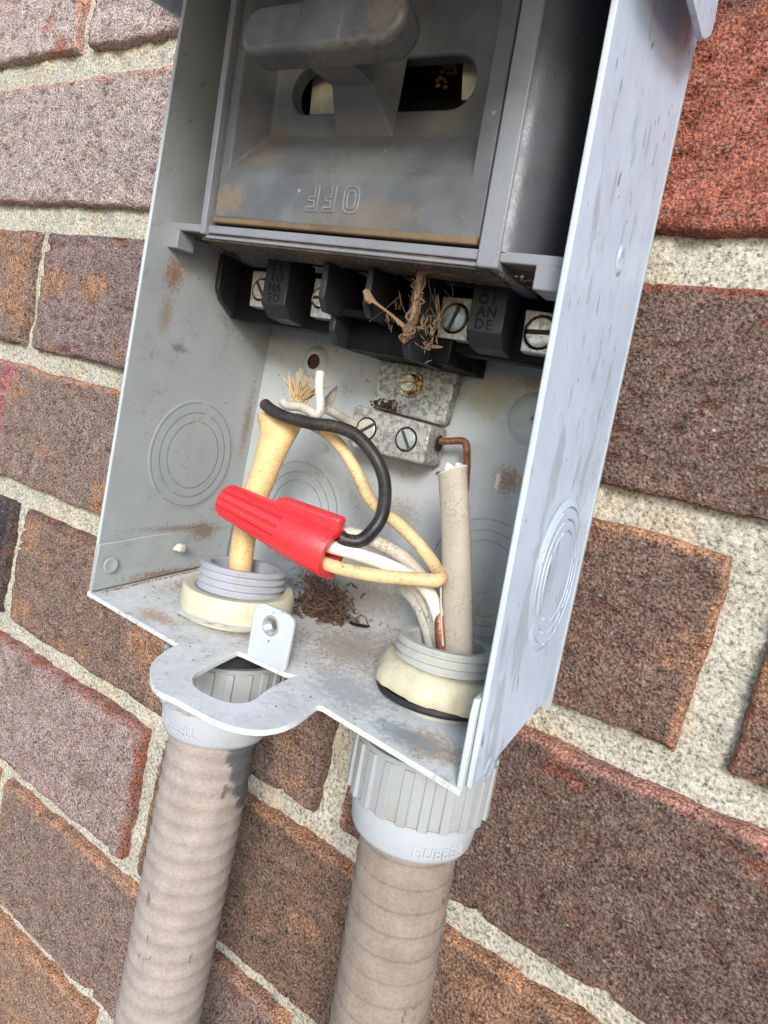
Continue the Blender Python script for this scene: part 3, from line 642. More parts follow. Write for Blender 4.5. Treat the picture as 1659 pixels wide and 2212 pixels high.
# ------------------------------------------------------------------ pull-out handle
po = thing('pullout_handle', 'dusty dark grey pull-out handle with upside down OFF lettering and a T grip', 'pull handle')
DP = M['dark_plastic']
O = (18.4, 97.4, 108.8, 192); I = (21, 93.2, 121.6, 192); Fl = (25.5, 90.0, 134.2, 192); yo, yf_ = -54.6, -45.0
nn = 12
st_ = [(31 + 5.2 + 0, 0)]
def stadium(a0, a1, c0, c1):
    r = (c1 - c0) / 2; cc = (c0 + c1) / 2; p = []
    for t in np.linspace(-pi / 2, pi / 2, nn): p.append((a1 - r + r * cos(t), cc + r * sin(t)))
    for t in np.linspace(pi / 2, 3 * pi / 2, nn): p.append((a0 + r + r * cos(t), cc + r * sin(t)))
    return p
slot = stadium(30.6, 85.2, 140.4, 152.6)
vv = [(O[0], yo, O[2]), (O[1], yo, O[2]), (O[1], yo, O[3]), (O[0], yo, O[3]), (I[0], yo, I[2]), (I[1], yo, I[2]), (I[1], yo, I[3]), (I[0], yo, I[3]),
      (Fl[0], yf_, Fl[2]), (Fl[1], yf_, Fl[2]), (Fl[1], yf_, Fl[3]), (Fl[0], yf_, Fl[3]),
      (O[0], yo + 9, O[2] - .6), (O[1], yo + 9, O[2] - .6), (O[1], yo + 9, O[3]), (O[0], yo + 9, O[3])]
ff = [(0, 1, 5, 4), (1, 2, 6, 5), (3, 0, 4, 7), (4, 5, 9, 8), (5, 6, 10, 9), (7, 4, 8, 11), (1, 0, 12, 13), (2, 1, 13, 14), (0, 3, 15, 12)]
# floor of the recess with the slot cut out
bm = bmesh.new(); ed = []
for lp in ([(vv[i][0], vv[i][2]) for i in (8, 9, 10, 11)], slot):
    q = [bm.verts.new((a, c, 0)) for a, c in lp]; ed += [bm.edges.new((q[i], q[(i + 1) % len(q)])) for i in range(len(q))]
bmesh.ops.triangle_fill(bm, use_beauty=True, edges=ed); bm.verts.index_update()
base = len(vv); vv += [(q.co.x, yf_, q.co.y) for q in bm.verts]; ff += [tuple(base + q.index for q in fa.verts) for fa in bm.faces]; bm.free()
s0 = len(vv); vv += [(a, yf_, c) for a, c in slot] + [(a, yf_ + 4, c) for a, c in slot]; m = len(slot)
ff += [(s0 + i, s0 + (i + 1) % m, s0 + m + (i + 1) % m, s0 + m + i) for i in range(m)]
ho = mesh('handle_body', [sh(*q) for q in vv], ff, DP, po)
bm = bmesh.new(); bm.from_mesh(ho.data); bmesh.ops.remove_doubles(bm, verts=bm.verts, dist=.02 * S); bmesh.ops.recalc_face_normals(bm, faces=bm.faces); bm.to_mesh(ho.data); bm.free()
b = ho.modifiers.new('bevel', 'BEVEL'); b.width = 1.1 * S; b.segments = 3; b.limit_method = 'ANGLE'; b.angle_limit = radians(15)
ho.data.shade_smooth(); ho.data.set_sharp_from_angle(angle=radians(50))
box('stained_lip', 18.6, 97.2, -55.4, -50, 107.9, 109.5, M['rust_lip'], po, .4, sh)
# things seen through the slot
q0 = [by(u, v, -38) for u, v in [(676, 160), (668, 250), (728, 250), (722, 160)]]; prism('fibre_board', q0, (0, 1.5, 0), M['cream'], po, .2)
q0 = [by(u, v, -38) for u, v in [(1000, 130), (996, 215), (1040, 215), (1040, 120)]]; prism('fibre_board', q0, (0, 1.5, 0), M['cream'], po, .2)
# upside-down OFF as hollow raised outlines
def off_letter(strokes, cx_, cz_, name='lettering'):
    parts = []
    for s in strokes:
        p = [np.array(sh(cx_ - x, yo - .02, cz_ - y)) for x, y in s]; parts.append(tube_vf(p, .26, 8))
    v, f = merge(parts); return mesh(name, v, f, FP, ho, smooth=60)
def outline(pts, closed=True):
    return pts + [pts[0]] if closed else pts
Fo = [[(-1.7, -3), (-1.7, 3), (1.7, 3), (1.7, 2), (-.6, 2), (-.6, .6), (1.2, .6), (1.2, -.35), (-.6, -.35), (-.6, -3), (-1.7, -3)]]
def oval(rx, ry): return [(rx * math.copysign(abs(cos(t)) ** .6, cos(t)), ry * math.copysign(abs(sin(t)) ** .6, sin(t))) for t in np.linspace(0, 2 * pi, 25)]
cO = by(759, 432, yo); cF = by(712, 430, yo); cF2 = by(676, 429, yo)
inv = lambda P: (P[0] + .028 * (P[2] - 108), P[2] + .077 * (P[0] - 57) - .09 * (yo + 55))
off_letter([oval(2.2, 3.0), oval(1.2, 2.0)], *inv(cO)); off_letter(Fo, *inv(cF)); off_letter(Fo, *inv(cF2))
# T grip
gy = -67.0; gA = by(578, 86, gy); gB = by(846, 58, gy); ax = (gB - gA) / np.linalg.norm(gB - gA); rg = 5.0; L = np.linalg.norm(gB - gA)
up = np.cross(ax, (0, 1, 0)); up = up / np.linalg.norm(up); up = up if up[2] > 0 else -up
hg = 5.1; gp = [gB + hg * (sin(t) * up * 1 + cos(t) * ax) for t in np.linspace(-pi / 2, pi / 2, 14)] + [gA + hg * (sin(t) * up + cos(t) * ax) for t in np.linspace(pi / 2, 3 * pi / 2, 14)]
prism('grip', [p + np.array((0, -3.6, 0)) for p in gp], (0, 7.4, 0), M['grip'], po, 1.5, segs=4)
sL, sR = by(630, 80, gy - 3.6), by(738, 80, gy - 3.6); t0 = (sL - gA) @ ax; t1 = (sR - gA) @ ax
gq = [gA + ax * t0 - up * (hg + .18), gA + ax * t1 - up * (hg + .18), gA + ax * t1 + up * (hg + .18), gA + ax * t0 + up * (hg + .18)]
prism('grip_sleeve', [p + np.array((0, -3.8, 0)) for p in gq], (0, 7.8, 0), M['grip'], po, 1.5, segs=4)
secs = [((640, 125), (742, 118), -66, 7), ((717, 187), (806, 184), -51.5, 12), ((724, 298), (848, 300), -44.8, 19)]
v = []
for (p, q, y, hh) in secs:
    a, b_ = by(*p, y), by(*q, y); v += [a, b_, b_ + np.array((0, 0, hh)), a + np.array((0, 0, hh))]
f = [(0, 1, 2, 3)] + [(i * 4 + j, i * 4 + (j + 1) % 4, (i + 1) * 4 + (j + 1) % 4, (i + 1) * 4 + j) for i in (0, 1) for j in range(4)]
fixn(mesh('stem', v, f, M['arm'], po, bevel=.35, segs=2, smooth=14))

# ------------------------------------------------------------------ ground lug
gl = thing('ground_lug', 'corroded aluminium ground lug with three slotted screws on the back of the box', 'ground terminal')
pc = [by(u, v, -10) for u, v in [(822, 776), (990, 805), (960, 912), (950, 918), (803, 880)]]
prism('mounting_plate', pc, (0, 4.5, 0), M['corroded'], gl, .5)
pb = [by(u, v, -17.5) for u, v in [(764, 880), (772, 874), (926, 916), (931, 922), (914, 1000), (906, 1002), (756, 966), (754, 955)]]
prism('connector_block', pb, (0, 12, 0), M['corroded'], gl, .8)
hc = by(889, 831, -10); X, Yv, Zv = frame_from((0, -1, 0))
hexp = [hc + 3.3 * np.array((cos(t), 0, sin(t))) for t in np.arange(6) * pi / 3 + .5]
lathe('screw', [(.01, .6), (3.9, .6), (4.0, .2), (4.0, -.4)], hc, (0, -1, 0), M['brass'], gl, n=36, closed=False)
sr = bpy.data.objects[gl.children[-1].name]
prism('hex_head', [p + np.array((0, -2.2, 0)) for p in hexp], (0, 2.4, 0), M['brass'], sr, .25)
disc_screw(hc + np.array((0, -1.9, 0)), (0, -1, 0), 2.6, .12, M['rose'], sr, name='slotted_top')
for (u, v, a, mt) in ((877, 949, -1.0, M['screw']), (791, 927, .6, M['screw_pale'])):
    c = by(u, v, -17.5); o = disc_screw(c + np.array((0, -.0, 0)), (0, -1, 0), 3.1, a, mt, gl, hgt=.5)
    lathe('rim', [(3.15, .12), (3.5, .16), (3.75, -.05)], c, (0, -1, 0), M['void'], o, n=32, closed=False)
h2 = bx(944, 957, by(931, 945, -17.5)[0] + .02); h2 = np.array((by(926, 950, -17.5)[0] + .45, -11.5, h2[2]))
lathe('wire_hole', [(.01, .35), (2.1, .35), (2.5, .2)], h2, (1, 0, 0), M['void'], gl, n=24, closed=False)

# ------------------------------------------------------------------ conduits and fittings
def fitting(label, base, top, tilt, ztop, nut, thr, old, zn, txt, zc):
    A = np.array(base, float); T = np.array(top, float); ax = (T - A) / np.linalg.norm(T - A)
    f = thing('conduit_fitting', label, 'conduit fitting', A, 'liquid tight fittings through the box floor'); f['_o'] = [float(q) for q in A]
    # threaded collar
    pr = [(9.7, -2), (9.7, ztop - .4), (10.1, ztop)]; z = ztop; pr += [(11.9, z), (12.2, z - .5)]
    pit = 2.05
    while z - pit > 1: pr += [(12.75, z - .9), (12.75, z - 1.25), (11.9, z - 1.75), (11.9, z - pit)]; z -= pit
    pr += [(12.3, 0), (12.3, -2)]
    lathe('threaded_collar', pr, A, ax, thr, f, n=72, smooth=40)
    lathe('dark_bore', [(9.75, ztop - 3), (9.6, -3), (.01, -4)], A, ax, M['void'], f, n=48, closed=False)  # near-black liner added so the inside of the fitting reads dark
    # locknut
    na = np.array(tilt, float)
    nb = A + ax * zn
    if not old: pn_ = [(13.0, .2), (15.9, 0), (16.2, .6), (16.2, 7.4), (15.6, 8.2), (13.2, 8.3), (12.6, 7.8)]
    else: pn_ = [(13.0, -.6), (15.9, -.5), (16.3, .1), (16.2, 1.6), (15.8, 4.4), (15.0, 6.0), (14.4, 6.4), (13.2, 6.4), (12.7, 5.8)]
    lathe('locknut', pn_, nb, na, nut, f, n=72, smooth=50, rf=(lambda i, a: .2 * sin(3 * a + 1) + (.75 * (sin(8 * a + .5) > .35) if 0 < i < 4 else 0)) if old else None)
    if old: lathe('rubber_washer', [(13, 0), (15.3, 0), (15.7, .8), (15.3, 1.6), (13, 1.8)], A + ax * .2, ax, M['rubber'], f, n=60)
    else: lathe('seat_ring', [(12.5, -.4), (18.6, -.4), (18.9, -.1), (18.3, .12), (12.5, .12)], A + np.array((0, 0, .3)), (-.035, -.091 * -1, 1), M['steel_floor'], f, n=60)
    # under the floor: sealing ring, ribbed gland nut, smooth collar
    lathe('sealing_ring', [(9, -3.6), (14.6, -3.6), (15.8, -4.6), (15.8, -7.0), (14.8, -7.6), (15.6, -9), (15.6, -13), (9, -13)], A, ax, M['rubber'], f, n=60)
    g = lathe('gland_nut', [(12, zc + 13.6), (17.3, zc + 13.8), (17.9, zc + 13), (17.6, zc), (17.2, zc - .5), (12, zc - .6)], A, ax, M['gland'], f, n=96, smooth=30)
    X, Y, Z = frame_from(ax)
    for k in range(22):
        a = 2 * pi * k / 22 + .1; w = .082; vs = []
        for h in (zc - .35, zc + 12.9):
            for (r, da) in ((17.3, -w), (18.35, -w * .92), (18.5, w * .5), (17.3, w)):
                vs.append(A + r * (cos(a + da) * X + sin(a + da) * Y) + h * Z)
        v, fc = hexa(vs); fixn(mesh('rib', v, fc, M['gland'], g, bevel=.15))
    c = lathe('sealing_collar', [(11, zc - .2), (16.4, zc - .2), (16.3, zc - 3), (15.6, zc - 8.6), (15.0, zc - 9.8), (14.2, zc - 10.1), (11, zc - 10)], A, ax, M['collar'], f, n=96, smooth=50)
    word, a0, hh = txt
    def wrap(x, y, z, a0=a0):
        r = 15.82 + z * .8; a = a0 + x / 15.8; return A + r * (cos(a) * X + sin(a) * Y) + (hh + y) * Z
    letters(word, 2.7, 'lettering', M['collar'], c, wrap, .62, .04, .95)
    return A, ax
AL, axL = fitting('left conduit fitting with clean grey thread and cream locknut standing square', (36.2, -39.3, zb(36.2, -39.3) + .4), (35.8, -38.6, 21.4), (0, -.03, 1), 15.0, M['nut'], M['thread'], False, .4, ('HUBBELL', -1.6, -31.8), -24.8)
AR, axR = fitting('right conduit fitting with scuffed thread and a tilted dirty locknut', (101.0, -33.7, zb(101.0, -33.7)), (100.7, -33.3, 15), (.03, .10, 1), 14.4, M['nut_old'], M['thread_old'], True, 2.0, ('HUBBELL', -.66, -32.6), -25.0)
def conduit(label, A, ax, end, r0, pitch, amp, seed, bare, line=.15):  # bare: adds the dark grey side and softer banding
    A = np.array(A); p0 = A - 31 * np.array(ax); end = np.array(end, float)
    path = spline([p0, p0 + (end - p0) * .33 - np.array(ax) * 1.0, p0 + (end - p0) * .66, end], 120); path = np.r_[path, spline([path[-1], path[-1] * .5 + np.array((end[0] + 4, end[1], -905)) * .5, np.array((end[0] + 4, end[1], -905))], 300)[1:]]
    m = len(path); n = 72; T = np.gradient(path, axis=0); T /= np.linalg.norm(T, axis=1)[:, None]
    s = np.r_[0, np.cumsum(np.linalg.norm(np.diff(path, axis=0), axis=1))]
    th = np.linspace(0, 2 * pi, n, endpoint=False); X = np.array((1., 0, 0)); V = np.zeros((m, n, 3)); C = np.zeros((m, n, 3))
    for i in range(m):
        Xi = X - T[i] * (X @ T[i]); Xi /= np.linalg.norm(Xi); Yi = np.cross(T[i], Xi)
        ph = ((s[i] - th / (2 * pi) * pitch * .5 * 0 - .35 * np.sin(th) * 0) / pitch) % 1.0
        rr = r0 + amp * np.where(ph < .12, -1 + ph / .12 * 2, 1 - 2 * (ph - .12) / .88) + (.16 * np.cos(2 * pi * s[i] / pitch) if bare else 0) + .12 * fbm(th * 3 + seed, np.full(n, s[i] / 12.), 3)
        V[i] = path[i] + rr[:, None] * (np.cos(th)[:, None] * Xi + np.sin(th)[:, None] * Yi)
        dust = np.array((.385, .322, .288)) * (1 + .2 * fbm(th * 2 + seed, np.full(n, s[i] / 9.), 3))[:, None]
        dust = dust * (1 + (.09 if bare else 0) * np.cos(2 * pi * s[i] / pitch) - .04 * np.cos(2 * pi * ph) - line * np.exp(-((ph - .06) / .05) ** 2))[:, None]
        d = V[i] - path[i]
        if bare:       # one side coloured dark grey near the top, with a scalloped border
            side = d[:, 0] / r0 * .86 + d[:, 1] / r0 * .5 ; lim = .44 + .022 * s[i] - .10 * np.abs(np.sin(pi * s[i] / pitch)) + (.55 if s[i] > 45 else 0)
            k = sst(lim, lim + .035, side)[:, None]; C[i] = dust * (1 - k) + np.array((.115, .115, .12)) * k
        else: C[i] = dust * np.array((.80, .755, .70))
    i = np.arange(m - 1)[:, None] * n; j = np.arange(n)[None]
    F = np.stack([i + j, i + (j + 1) % n, i + n + (j + 1) % n, i + n + j], -1).reshape(-1, 4)
    o = fast_mesh('flexible_conduit', V.reshape(-1, 3), F, M['conduit'], None, C.reshape(-1, 3))
    bm = bmesh.new(); bm.from_mesh(o.data); bmesh.ops.recalc_face_normals(bm, faces=bm.faces); bm.to_mesh(o.data); bm.free(); o.data.shade_smooth()
    return tag(o, label, 'conduit', 'flexible conduits running down the brick wall')
conduit('left flexible conduit, dusty tan with a dark grey patch at its upper right', AL, axL, by(322, 2300, -43), 12.9, 5.3, .17, 3, True, .17)
conduit('right flexible conduit, dusty tan with ringed ridges, below the bare box corner', AR, axR, by(800, 2300, -36), 12.5, 6.0, .22, 9, False, .32)

# ------------------------------------------------------------------ wires
def wire(name, label, cat, pts, r, mat, n=10, seg=16, **k):
    P = spline([by(u, v, y) for u, v, y in pts], n); return tag(tube(name, P, r, mat, None, seg, 60, **k), label, cat)
# yellowed outer jacket rising from the left fitting, torn open and flared at its top
J = [by(u, v, y) for u, v, y in [(516, 1262, -39), (521, 1205, -39), (531, 1140, -38.5), (546, 1085, -38), (566, 1035, -37), (582, 990, -36), (596, 950, -35), (603, 922, -34.5), (604, 905, -34)]]
P = spline(J, 8); v, f = tube_vf(P, [3.4, 3.45, 3.5, 3.6, 3.7, 3.8, 3.9, 4.0, 4.1], 28, caps=(True, False), flat=[1, 1, 1.02, 1.05, 1.08, 1.15, 1.4, 1.8, 2.0], flatdir=(1, 0, 0))
v = np.array(v); nl = len(P)
for i in range(nl):                       # the torn rim leans up to the left and curls forward
    t = max(0, (i - nl * .72) / (nl * .28)); row = v[i * 28:(i + 1) * 28]; c = row.mean(0); dx = (row[:, 0] - c[0])
    row[:, 2] += -dx * .30 * t * t + np.abs(dx) * .10 * t ** 2 + .25 * t * np.sin(np.arange(28) * 1.9)
o = mesh('cable_jacket', v, f, M['tan_jacket'], None, smooth=70); s_ = o.modifiers.new('wall', 'SOLIDIFY'); s_.thickness = .7 * S; s_.offset = -1
tag(o, 'thick yellowed cable jacket rising from the left fitting with a torn flared top', 'cable jacket')
wire('black_wire', 'dusty black insulated wire arching from the torn jacket down to the red connector', 'wire',
     [(573, 874, -38), (584, 884, -39.5), (600, 893, -40.5), (624, 903, -41), (669, 914, -40.5), (721, 921, -39), (766, 938, -38), (801, 974, -37), (824, 1016, -36.5), (832, 1061, -37.5), (825, 1113, -40), (804, 1147, -42), (778, 1168, -44.5), (752, 1168, -46), (735, 1160, -47)], 1.75, M['black_wire'], flat=1.0)
wire('white_wire', 'short white wire stub bent upright on the black wire by the straw tuft', 'wire',
     [(612, 870, -36), (622, 877, -37), (640, 878, -38), (655, 881, -38.5), (670, 889, -38.8), (682, 896, -39), (690, 890, -38.8), (692, 874, -38.5), (690.5, 850, -38), (690, 825, -37.4), (692, 804, -37)], 1.3, M['dirty_white'])
wire('tan_wire', 'long yellowed wire looping behind the black wire, doubled back into the red connector', 'wire',
     [(640, 905, -33), (660, 910, -33), (684, 922, -32.5), (718, 945, -32), (745, 977, -32), (770, 1019, -32), (795, 1071, -32), (823, 1104, -32), (861, 1132, -32), (896, 1166, -32), (924, 1200, -32.5), (942, 1226, -34), (950, 1240, -36), (949, 1250, -38.5),
      (938, 1254, -40), (912, 1252, -41), (870, 1249, -42), (810, 1243, -44), (756, 1233, -46), (716, 1222, -47), (690, 1212, -48)], 1.72, M['tan'], n=12)
wire('white_wire', 'clean white wire from the red connector passing behind the doubled yellowed wire', 'wire',
     [(700, 1176, -48), (726, 1184, -47), (765, 1195, -45), (812, 1211, -42), (862, 1232, -39), (902, 1254, -37), (928, 1283, -36), (944, 1320, -35), (954, 1362, -34), (960, 1410, -33)], 1.75, M['white_wire'])
wire('white_wire', 'soiled greyish white wire passing beneath the black wire toward the right fitting', 'wire',
     [(735, 1148, -43), (756, 1153, -42), (800, 1166, -39), (842, 1186, -36), (880, 1212, -33.5), (912, 1250, -32), (932, 1300, -32), (944, 1350, -32), (952, 1405, -32)], 1.85, M['dirty_white'])
P = [by(u, v, y) for u, v, y in [(858, 1258, -31), (874, 1272, -31), (893, 1292, -31), (908, 1316, -31.2), (919, 1344, -31.5), (927, 1372, -32), (934, 1400, -32)]]
tag(tube('sheath_strip', spline(P, 8), 2.0, M['strip'], None, 12, 50, flat=.35, flatdir=(0, 1, .2)), 'torn curling strip of grey cable sheath going into the right fitting', 'cable sheath')
P = [by(u, v, y) for u, v, y in [(884, 1262, -32.5), (905, 1285, -32.6), (922, 1318, -32.8), (935, 1355, -33), (944, 1392, -33)]]
tag(tube('sheath_strip', spline(P, 8), 1.3, M['dirty_white'], None, 12, 50, flat=.3, flatdir=(0, 1, .2)), 'narrow pale strip of sheath beside the torn grey strip', 'cable sheath')
# cut grey cable standing in the right fitting
CB = [by(u, v, y) for u, v, y in [(990, 1440, -34), (989, 1400, -34), (988, 1300, -34), (986, 1190, -34), (982, 1100, -34), (978, 1030, -34), (977.3, 1017, -34)]]
P = spline(CB, 10); v, f = tube_vf(P, [2.75, 2.75, 2.75, 2.7, 2.65, 2.65, 2.65], 28, caps=(True, False), flat=1.42, flatdir=(1, 0, 0)); v = np.array(v)
for i in range(len(P)):
    row = v[i * 28:(i + 1) * 28]; c = row.mean(0); t = max(0, i - len(P) + 8) / 8.0; row[:, 2] += t * ((row[:, 0] - c[0]) * .30 + .05 * np.sin(np.arange(28) * 1.1))
cbl = thing('cut_cable', 'upright grey flat cable cut off short in the right fitting', 'cable')
o = mesh('jacket', v, f, M['grey_jacket'], cbl, smooth=70); s_ = o.modifiers.new('wall', 'SOLIDIFY'); s_.thickness = .75 * S; s_.offset = -1
rim = v[-28:]; rp = np.r_[rim, rim[:1]] + np.array((0, 0, .05)); tube('cut_rim', (rp - rim.mean(0)) * .90 + rim.mean(0), .36, M['dirty_white'], cbl, 8, caps=(False, False))
cc = rim.mean(0); P = spline([cc + np.array(q) for q in ((-.9, 0, -6), (-.9, -.1, -2), (-.8, -.2, .6), (-.5, -.1, 1.4))], 6); tube('conductor', P, 1.35, M['white_wire'], cbl, 14)
P = spline([cc + np.array(q) for q in ((-.4, -.9, .9), (.9, -1.0, .7), (2.0, -.3, 1.3), (1.6, .9, 1.7), (.3, 1.1, 1.7))], 6); tube('curled_filler', P, .55, M['white_wire'], cbl, 10)
P = by(952, 1250, -36.8), by(953, 1330, -36.8), by(957, 1395, -36.8); tube('sheath_seam', spline(P, 6), .28, M['strip'], cbl, 8)
# bare copper: lug - down behind the cut cable - into the fitting
wire('copper_wire', 'bare copper ground wire bent down from the corroded lug behind the cut grey cable', 'wire',
     [(915, 951, -11.5), (935, 953, -11.5), (970, 953, -12), (994, 952, -12.3), (1004, 955, -12.5), (1008, 966, -13), (1009, 985, -14), (1008, 1020, -17), (1003, 1070, -21), (990, 1130, -25), (972, 1190, -28), (962, 1225, -29), (957, 1290, -31.5), (955, 1345, -33), (952, 1400, -33.5)], 1.05, M['copper'])
P = [by(u, v, y) for u, v, y in [(948, 1315, -35.5), (949, 1340, -35.8), (952, 1370, -35.8), (955, 1405, -35.5)]]
tag(tube('copper_wire', spline(P, 8), [.4, 1.2, 1.5, 1.5], M['copper'], None, 12), 'bright bit of bare copper at the foot of the cut grey cable', 'wire')
wire('stub_wire', 'dull grey wire end reaching to the left screw of the ground lug', 'wire', [(705, 884, -27), (726, 894, -24), (748, 908, -20), (770, 922, -16), (785, 930, -13)], 1.35, M['strip'])

# ------------------------------------------------------------------ red wire connector
wn = thing('wire_connector', 'red ribbed twist-on wire connector with dusty wings holding four wires', 'wire connector')
tip = by(487, 1079, -51); mou = by(721, 1197, -47.5); axn = (mou - tip) / np.linalg.norm(mou - tip); L = np.linalg.norm(mou - tip)
prof = [(.01, 0), (3.2, .05), (4.3, .4), (4.75, 1.1)] + [(4.8 + 1.25 * t, 1.0 + (L * .62 - 1) * t) for t in np.linspace(.08, 1, 8)]
pts = len(prof)
def flute(i, a):
    if i < 3 or i >= pts: return 0
    return -.62 * (abs(sin(7 * a)) < .5)
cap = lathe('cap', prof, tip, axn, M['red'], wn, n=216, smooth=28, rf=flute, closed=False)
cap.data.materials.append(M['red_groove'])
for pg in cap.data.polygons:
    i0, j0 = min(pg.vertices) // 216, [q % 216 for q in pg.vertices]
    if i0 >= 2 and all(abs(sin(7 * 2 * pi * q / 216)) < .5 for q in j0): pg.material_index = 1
lathe('skirt', [(5.0, L * .585), (6.2, L * .60), (6.4, L * .62), (6.6, L - .3), (6.4, L), (4.7, L), (4.4, L - 1.5), (4.2, L - 9)], tip, axn, M['red'], wn, n=72, smooth=40, closed=False)
lathe('inside', [(.01, L - 7), (4.25, L - 7.2)], tip, axn, M['void'], wn, n=40, closed=False)
X, Y, Z = frame_from(axn)
vdir = (CAM - (tip + mou) / 2); vdir -= Z * (vdir @ Z); vdir /= np.linalg.norm(vdir); side = np.cross(vdir, Z)
if side[2] < 0: side = -side
for d0, rr in ((side * .93 + vdir * .36, 1.0), (-side * .60 - vdir * .80, .93)):
    d0 = d0 / np.linalg.norm(d0); wdt = np.cross(Z, d0)
    poly = [(L * .42, 3.6), (L * .435, 6.2), (L * .47, 7.6), (L * .52, 8.3), (L - .2, 9.9), (L - .1, 4.9)]
    prism('wing', [tip + Z * h + d0 * q * rr - wdt * 1.9 for h, q in poly], tuple(wdt * 3.8), M['red'], wn, 1.1, segs=4)

# ------------------------------------------------------------------ dried plant matter and dirt
def strands(name, label, cat, items, mat, kind=None, group=None):
    v, f = merge([tube_vf(spline(p, 5), r, 5) for p, r in items]); return tag(mesh(name, v, f, mat, None, smooth=70), label, cat, group, kind)
g = random.Random(4); items = []
root = by(640, 872, -35)
for k in range(46):
    a = g.uniform(-.9, 1.15); ln = g.uniform(7, 13); t = root + np.array((a * ln * .75 + 0, g.uniform(-3, 3), ln * (1 - .28 * abs(a)) * .8))
    mid = (root + t) / 2 + np.array((g.uniform(-.5, .5), g.uniform(-.5, .5), g.uniform(-.4, .4))); items.append(([root + np.array((g.uniform(-1.6, 1.6), g.uniform(-1, 1), g.uniform(-.8, .6))), mid, t], [.34, .28, .15]))
strands('straw_tuft', 'tuft of pale dry straw bristles standing on the black wire beside the white stub', 'dry grass', items, M['straw'])
items = []; c0 = bfl(698, 1318, 3.0)
for k in range(380):
    hgt = abs(g.gauss(0, 5.0)); c = c0 + np.array((g.gauss(0, 5.6), g.gauss(0, 3.0), hgt - 2.0)); c[2] = max(c[2], zb(c[0], c[1]) + .2); a = g.uniform(0, 2 * pi); ln = g.uniform(1.0, 3.6)
    d = np.array((cos(a), sin(a) * .8, g.uniform(-.8, 1.0))) * ln; w = g.uniform(.16, .46)
    items.append(([c, c + d * .5 + np.array((g.uniform(-.8, .8), 0, g.uniform(-.8, .8))), c + d], [w * .7, w, w * .4]))
for (u, v) in [(655, 1232), (668, 1255), (700, 1245), (735, 1300), (748, 1325)]:
    items.append(([c0, (c0 + bfl(u, v, 5)) / 2 + np.array((0, 0, 1.2)), bfl(u, v, 6)], [.35, .3, .2]))
strands('dried_plant', 'brown crumpled dried plant head lying on the box floor between the fittings', 'dried plant', items, M['seed'])
lf = [by(u, v, y) for u, v, y in [(690, 876, -25), (712, 850, -23), (729, 834, -22), (727, 852, -24), (716, 878, -26), (705, 893, -27)]]
o = mesh('dry_leaf', lf + [np.mean(lf, 0) + np.array((0, -.8, 0))], [(i, (i + 1) % 6, 6) for i in range(6)], M['leaf'], None, smooth=60); s_ = o.modifiers.new('t', 'SOLIDIFY'); s_.thickness = .25 * S
tag(o, 'small pointed dry leaf behind the upright white wire stub', 'leaf')
# roots and web hanging over the middle of the terminal block
RT = [([(912, 586, -47), (905, 620, -47), (899, 660, -46), (890, 695, -45), (880, 722, -44), (872, 738, -43)], [1.4, 1.0, .9, .95, 1.2, .8]),
      ([(905, 592, -48), (935, 585, -48), (970, 592, -47), (996, 600, -45)], [.7, .35, .3, .2]), ([(796, 640, -47), (812, 655, -47), (835, 672, -46), (856, 690, -45), (872, 705, -44)], [.85, .4, .28, .4, .65]),
      ([(790, 628, -47.4), (797, 645, -47.4), (802, 655, -47)], [.8, 1.1, .7])]
o = strands('dried_root', 'brown dried root stem hanging over the middle of the black terminal block', 'dried root', [([by(*q) for q in p], r) for p, r in RT], M['root'])
items = []; rc_ = [np.array(q) for q in RT[0][0]]
for k in range(70):
    f0 = g.uniform(0, 3.6); pts_ = []
    for q in np.linspace(f0, min(f0 + g.uniform(.6, 2.2), 4.99), 4):
        b0 = int(q); p_ = rc_[b0] * (1 - q + b0) + rc_[b0 + 1] * (q - b0); pts_.append(by(p_[0] + g.gauss(0, 6.5), p_[1] + g.gauss(0, 3), p_[2] + g.uniform(-1.2, .8)))
    w = g.uniform(.08, .30); items.append((pts_, [w * .6, w, w, w * .4]))
for k in range(75):
    u, vv_ = g.choice([(936, 715), (925, 745), (918, 700), (850, 690), (945, 700)]); u += g.gauss(0, 9); vv_ += g.gauss(0, 16); c = by(u, vv_, -40 + g.uniform(-2, 2))
    a = g.gauss(pi / 2 + .1, .55); ln = g.uniform(.8, 3.4); d = np.array((cos(a), g.uniform(-.3, .3), sin(a))) * ln; w = g.uniform(.08, .2) if g.random() < .7 else g.uniform(.3, .55)
    items.append(([c, c + d * .5 + np.array((g.uniform(-.5, .5), 0, 0)), c + d], [w * .5, w, w * .4]))
for k in range(10):
    u, vv_ = g.uniform(850, 985), g.uniform(600, 640); c = by(u, vv_, -46); e = by(u + g.gauss(0, 30), vv_ + g.uniform(30, 110), -43); items.append(([c, (c + e) / 2 + np.array((g.uniform(-1, 1), 0, -.5)), e], [.05, .06, .05]))
strands('web_debris', 'dusty fibres and shreds clinging to the middle of the terminal block', 'plant debris', items, M['shred'], 'stuff')
